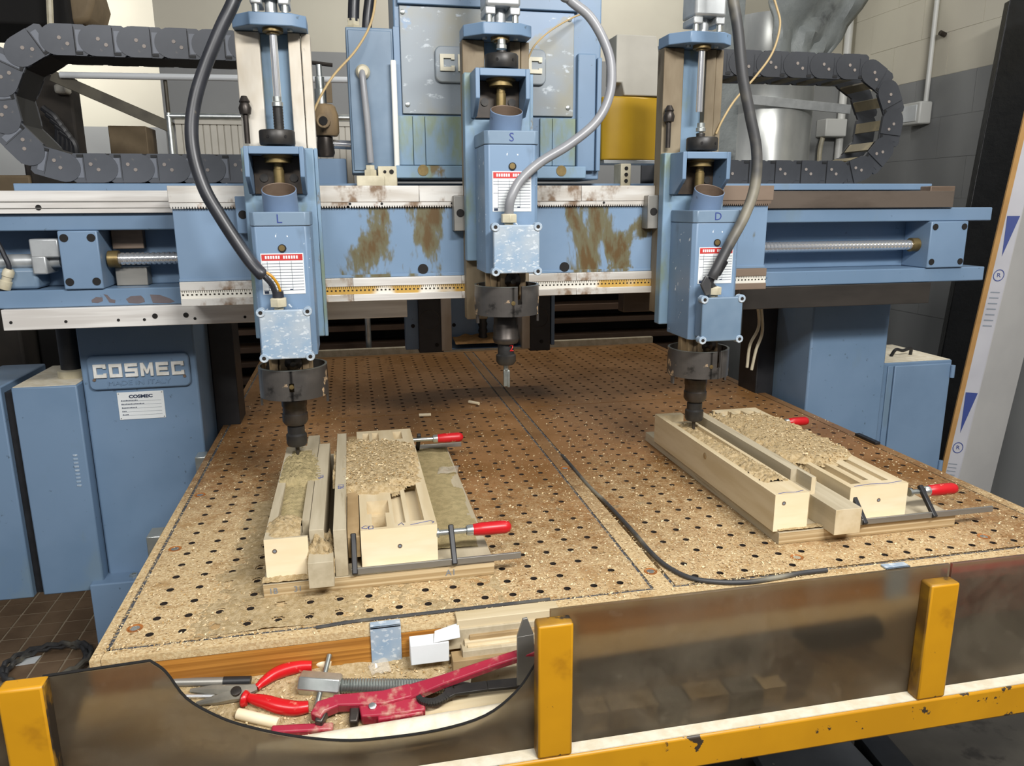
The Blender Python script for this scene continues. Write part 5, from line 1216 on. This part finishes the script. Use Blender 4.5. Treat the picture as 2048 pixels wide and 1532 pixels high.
# pliers
pl = thing('pliers', 'combination pliers with red grips in the tray', 'pliers', c4(380, 510, 0))
def grip(pts, r): 
    ps = spline([c4(x, y, .013) for x, y in pts], 6); n = len(ps)
    rr_ = [r * (.62 + .5 * math.sin(math.pi * min(1, .15 + i / n * .95))) for i in range(n)]; return MB().tube(ps, rr_, 12)
grip([(752, 388), (690, 392), (620, 408), (560, 432), (505, 470), (470, 500)], .0095).build('grip', 'red_plastic', pl)
grip([(735, 598), (670, 606), (590, 596), (520, 575), (460, 560), (412, 545)], .0105).build('grip', 'red_plastic', pl)
MB().lathe(c4(425, 560, .014), c4(395, 555, .014) - c4(425, 560, .014), [(.010, 0), (.013, .004), (.013, .007), (.009, .010)], 10).build('grip_guard', 'red_plastic', pl)
MB().tube([c4(470, 498, .012), c4(420, 515, .012), c4(350, 520, .012), c4(240, 512, .011), c4(130, 515, .009)], [.006, .010, .011, .008, .003], 8).build('jaw', 'plier_steel', pl)
MB().tube([c4(415, 540, .012), c4(350, 540, .012), c4(270, 560, .011), c4(160, 583, .009)], [.007, .010, .008, .003], 8).build('jaw', 'plier_steel', pl)
MB().lathe(c4(365, 522, .02), (0, -.38, .92), [(.008, 0), (.008, .004), (.005, .005)], 12).build('pivot', 'gunmetal', pl)
# marker pen and two screwdriver shafts
pn = thing('marker_pen', 'grey and black marker pen behind the pliers', 'pen', c4(200, 470, 0))
MB().tube([c4(-60, 476, .01), c4(300, 468, .01)], .0068, 12).build('barrel', 'steel_dull', pn)
MB().tube([c4(300, 468, .01), c4(440, 464, .01)], .0075, 12).build('cap', 'black', pn)
tag(MB().tube([c4(60, 545, .008), c4(300, 543, .008)], .0032, 10).build('steel_rod', 'chrome', None), 'thin bright steel rod lying under the plier jaws', 'rod')
# long coupling nut with tommy bar and threaded rod
cn = thing('clamping_screw', 'zinc coupling nut on threaded rod with tommy bar', 'screw', c4(800, 500, 0))
a, b_ = c4(690, 472, .016), c4(903, 490, .016)
MB().lathe(a, b_ - a, [(.016, 0), (.0185, .003), (.0185, (b_ - a).length - .003), (.016, (b_ - a).length)], 6).build('long_nut', 'zinc', cn, .001)
c = c4(1545, 492, .016); L_ = (c - b_).length; k_ = int(L_ / .0022)
MB().lathe(b_, c - b_, [(.0118 if k % 2 else .0104, .0022 * k) for k in range(k_)], 16).build('threaded_rod', 'rod_steel', cn)
MB().lathe(c4(1500, 487, .016), c4(1560, 494, .016) - c4(1500, 487, .016), [(.014, 0), (.014, .02)], 6).build('end_nut', 'zinc', cn)
MB().tube([c4(842, 332, .028), c4(776, 598, .012)], .0042, 10).build('tommy_bar', 'rod_steel', cn)
# pipe wrench
pw = thing('pipe_wrench', 'dusty crimson pipe wrench with long handle in tray', 'wrench', c4(1000, 620, 0))
def sweep(P_, ws, th, up=(0, -.38, .92)):
    s = MB(); up = Vector(up).normalized(); vs = []; n = len(P_); P_ = [Vector(p) for p in P_]
    for i, p in enumerate(P_):
        d = (P_[min(i + 1, n - 1)] - P_[max(i - 1, 0)]).normalized(); u = d.cross(up).normalized(); t = u.cross(d); w = ws[i]
        vs += [p - u * w / 2 - t * th / 2, p + u * w / 2 - t * th / 2, p + u * w / 2 + t * th / 2, p - u * w / 2 + t * th / 2]
    fs = [(0, 1, 2, 3), tuple(4 * n - 4 + k for k in (3, 2, 1, 0))]
    for i in range(n - 1): fs += [(4 * i + k, 4 * i + (k + 1) % 4, 4 * i + 4 + (k + 1) % 4, 4 * i + 4 + k) for k in range(4)]
    return s.add(vs, fs)
def strip_(pts, ws, th, lift, name, m): return sweep([c4(x, y, lift) if isinstance(x, (int, float)) else x for x, y in pts], ws, th).build(name, m, pw, .0025)
h_ = lambda x, y, yy: (at(330 + x / 2.56, 1180 + y / 2.56, y=yy), None)
strip_([h_(1930, 300, -.172), h_(1700, 372, -.160), h_(1420, 470, -.145), (1240, 535)], [.015, .016, .018, .026], .014, .024, 'handle', 'red_dusty')
strip_([(1260, 528), (1120, 565), (960, 575), (860, 580)], [.024, .024, .021, .019], .020, .024, 'hook_arm', 'red_dusty')
strip_([(885, 582), (800, 612), (772, 660)], [.019, .022, .018], .020, .024, 'hook_jaw', 'red_dusty')
strip_([(815, 618), (785, 690)], [.017, .012], .017, .020, 'hook_teeth', 'wrench_steel')
strip_([(1330, 590), (1200, 605), (1050, 625), (1000, 640)], [.030, .032, .028, .020], .024, .018, 'jaw_housing', 'red_dusty')
strip_([(1322, 632), (1090, 668)], [.012, .012], .022, .016, 'housing_flange', 'red_dusty')
strip_([(975, 610), (965, 690)], [.016, .013], .018, .016, 'heel_jaw', 'wrench_steel')
MB().lathe(c4(1063, 596, .031), (0, -.38, .92), [(.006, 0), (.006, .003), (.004, .004)], 12).build('hinge_pin', 'zinc', pw)
tag(MB().bar(c4(545, 722, .010), c4(862, 706, .010), .013, .013, (0, -.38, .92)).build('red_bar', 'red_dusty', None, .003), 'short dark red bar below the wrench jaw', 'bar')
# hook spanner
hs = thing('hook_spanner', 'black hook spanner lying across the wrench handle', 'spanner', c4(1500, 520, 0))
s = MB(); P_ = [c4(x, y, .036) for x, y in ((1815, 476), (1650, 492), (1480, 515), (1440, 535))]
for p, q in zip(P_[:-1], P_[1:]): s.bar(p, q, .016, .007, (0, -.38, .92))
s.build('shank', 'black_metal', hs, .001)
s = MB(); P_ = spline([c4(x, y, .036) for x, y in ((1470, 505), (1430, 550), (1370, 575), (1315, 566), (1296, 545))], 5)
for i, (p, q) in enumerate(zip(P_[:-1], P_[1:])): s.bar(p, q, .013 - .0003 * i, .007, (0, -.38, .92))
s.build('hook', 'black_metal', hs)
# steel file standing against the guard
a = at(1052, 1366, y=-.165); b_ = at(1050, 1236, y=-.185)
fl_ = thing('flat_file', 'grey steel file standing against the middle yellow post', 'file', a)
MB().bar(a, a + (b_ - a) * .75, .030, .005, (0, -1, 0), 0, .026, .005).bar(a + (b_ - a) * .75, b_, .026, .005, (0, -1, 0), 0, .007, .004).build('blade', 'steel_dull', fl_, .0006)
# offcut strips stacked by the middle post
strips = ((1495, 2000, 152, 205, -.075, 'strip_wood'), (1450, 2000, 205, 240, -.080, 'wood_grey'), (1560, 2000, 232, 262, -.086, 'wood_dark'), (1535, 2000, 262, 288, -.090, 'strip_wood'), (1550, 2000, 284, 308, -.096, 'wood'), (1525, 2000, 310, 362, -.104, 'wood_grey'), (1475, 2000, 362, 412, -.112, 'wood_dark'), (1560, 1900, 412, 440, -.120, 'wood_grey'))
ord_ = ('topmost', 'second', 'third', 'fourth', 'fifth', 'sixth', 'seventh', 'lowest')
zprev = None
for k, (xa, xb, ya, yb, y, m) in enumerate(strips):
    p = at(330 + xa / 2.56, 1180 + ya / 2.56, y=y); q = at(330 + xb / 2.56, 1180 + yb / 2.56, y=y)
    o = MB().box(p.x, p.x + .16 + .03 * random.random(), y, y + .03, q.z, p.z - .0022).build('wood_strip', m, None, .0008)
    tag(o, '%s pale wood strip in the pile by the middle post' % ord_[k], 'wood strip', 'wood strips piled in the tray')
for (xa, ya, xb, yb, w, lab) in ((1410, 612, 1800, 545, .018, 'pale wood strip lying low right of the wrench head'), (1470, 575, 1790, 520, .014, 'thin wood strip under the hook spanner'), (1325, 615, 1420, 605, .024, 'short wood offcut beside the wrench head')):
    tag(MB().bar(c4(xa, ya, .007), c4(xb, yb, .007), w, .010, (0, -.38, .92)).build('wood_strip', 'strip_wood', None, .0008), lab, 'wood strip', 'wood strips piled in the tray')
# carton, dowels, plastic scraps, pale tube
bx = thing('small_carton', 'small open white carton beside the blue tab', 'carton', at(860, 1335, y=-.098))
p = at(822, 1332, y=-.098); q = at(898, 1283, y=-.098)
MB().box(p.x, q.x, -.098, -.068, p.z, q.z).build('body', 'plate_white', bx, .0015)
MB().hexa([(q.x - .025, -.098, q.z + .0005), (q.x + .018, -.1, q.z + .006), (q.x + .02, -.07, q.z + .014), (q.x - .02, -.07, q.z + .004), (q.x - .025, -.098, q.z + .0015), (q.x + .018, -.1, q.z + .007), (q.x + .02, -.07, q.z + .015), (q.x - .02, -.07, q.z + .005)]).build('side_flap', 'plate_white', bx)
tag(MB().tube([c4(370, 632, .009), c4(580, 682, .009)], .0085, 12).build('wooden_dowel', 'wood_end', None, .0008), 'thick pale dowel lying below the lower red grip', 'dowel', 'loose dowels')
tag(MB().tube([c4(740, 362, .008), c4(850, 385, .008)], .007, 12).build('wooden_dowel', 'wood_end', None, .0008), 'pale dowel stub behind the tommy bar', 'dowel', 'loose dowels')
a, b_ = c4(560, 778, .010), c4(1760, 655, .010)
a = Vector((.18, -.195, tz(-.195) + .016)); b_ = Vector((.60, -.188, tz(-.188) + .020))
tag(MB().cyl(a, b_, .019, 24).build('pale_tube', 'dust_pale', None, .001), 'pale tube lying along the bottom of the tray', 'tube')
def scrap(px, lab, seed):
    s = MB(); n = 7; vs = []
    for j in range(n):
        for i in range(n):
            u, v = i / (n - 1), j / (n - 1); p = (c4(*px[0]) * (1 - u) + c4(*px[1]) * u) * (1 - v) + (c4(*px[3]) * (1 - u) + c4(*px[2]) * u) * v
            p.z += .004 + .008 * abs(mnoise.noise(Vector((u * 4, v * 4, seed)))); vs.append(p)
    s.add(vs, [(j * n + i, j * n + i + 1, (j + 1) * n + i + 1, (j + 1) * n + i) for j in range(n - 1) for i in range(n - 1)])
    o = s.build('film_scrap', 'film', None, ang=20); o.modifiers.new('thick', 'SOLIDIFY').thickness = .0006; tag(o, lab, 'plastic', 'clear plastic film scraps')
scrap(((1040, 400), (1130, 330), (1160, 430), (1060, 450)), 'crumpled clear film scrap under the blue tab', 1)
scrap(((180, 370), (260, 400), (250, 425), (190, 410)), 'clear film scrap at the left of the tray', 2)
scrap(((430, 360), (520, 352), (545, 385), (440, 410)), 'dusty film scrap behind upper red grip', 3)
# things seen through the smoky panels
def ztray(y): return tz(y) + .004
for k, (xa, xb, m) in enumerate(((.66, .70, 'wood'), (.705, .78, 'strip_wood'), (.785, .83, 'duct_grey'), (.835, .90, 'wood'), (.905, .955, 'duct_grey'), (.96, 1.0, 'wood_end'))):
    o = MB().box(xa, xb, -.235, -.195, ztray(-.195), ztray(-.195) + .035).build('offcut', m, None, .001); tag(o, '%s offcut in the row blurred behind the large smoky panel' % ('first', 'second', 'third', 'fourth', 'fifth', 'last')[k], 'offcut', 'offcuts behind the smoky panel')
tag(MB().cyl((.68, -.15, ztray(-.15) + .028), (1.23, -.14, ztray(-.14) + .03), .022, 16).build('dark_tube', 'black', None), 'dark tube blurred behind the large smoky panel', 'tube')
tag(MB().lathe((1.02, -.19, ztray(-.19) + .035), (.1, -1, .4), [(.05, 0), (.05, .012)], 24).build('brown_disc', 'crate_brown', None, .001), 'brown disc blurred behind the large smoky panel', 'disc')
tag(MB().box(1.30, 1.66, -.232, -.19, -.005, .070).build('red_case', 'panel_red', None, .004), 'dark red case blurred behind right smoky panel', 'case')
tag(MB().box(1.30, 1.72, -.234, -.16, ztray(-.16) + .003, -.0055).build('dark_crate', 'shadow_box', None, .004), 'dark crate under the red case behind right smoky panel', 'crate')
# ---------------------------------------------------------------- lift everything so that the floor is at zero
for o in list(SC.objects):
    if o.parent is None and o.type in ('MESH', 'EMPTY'): o.location.z += Z0
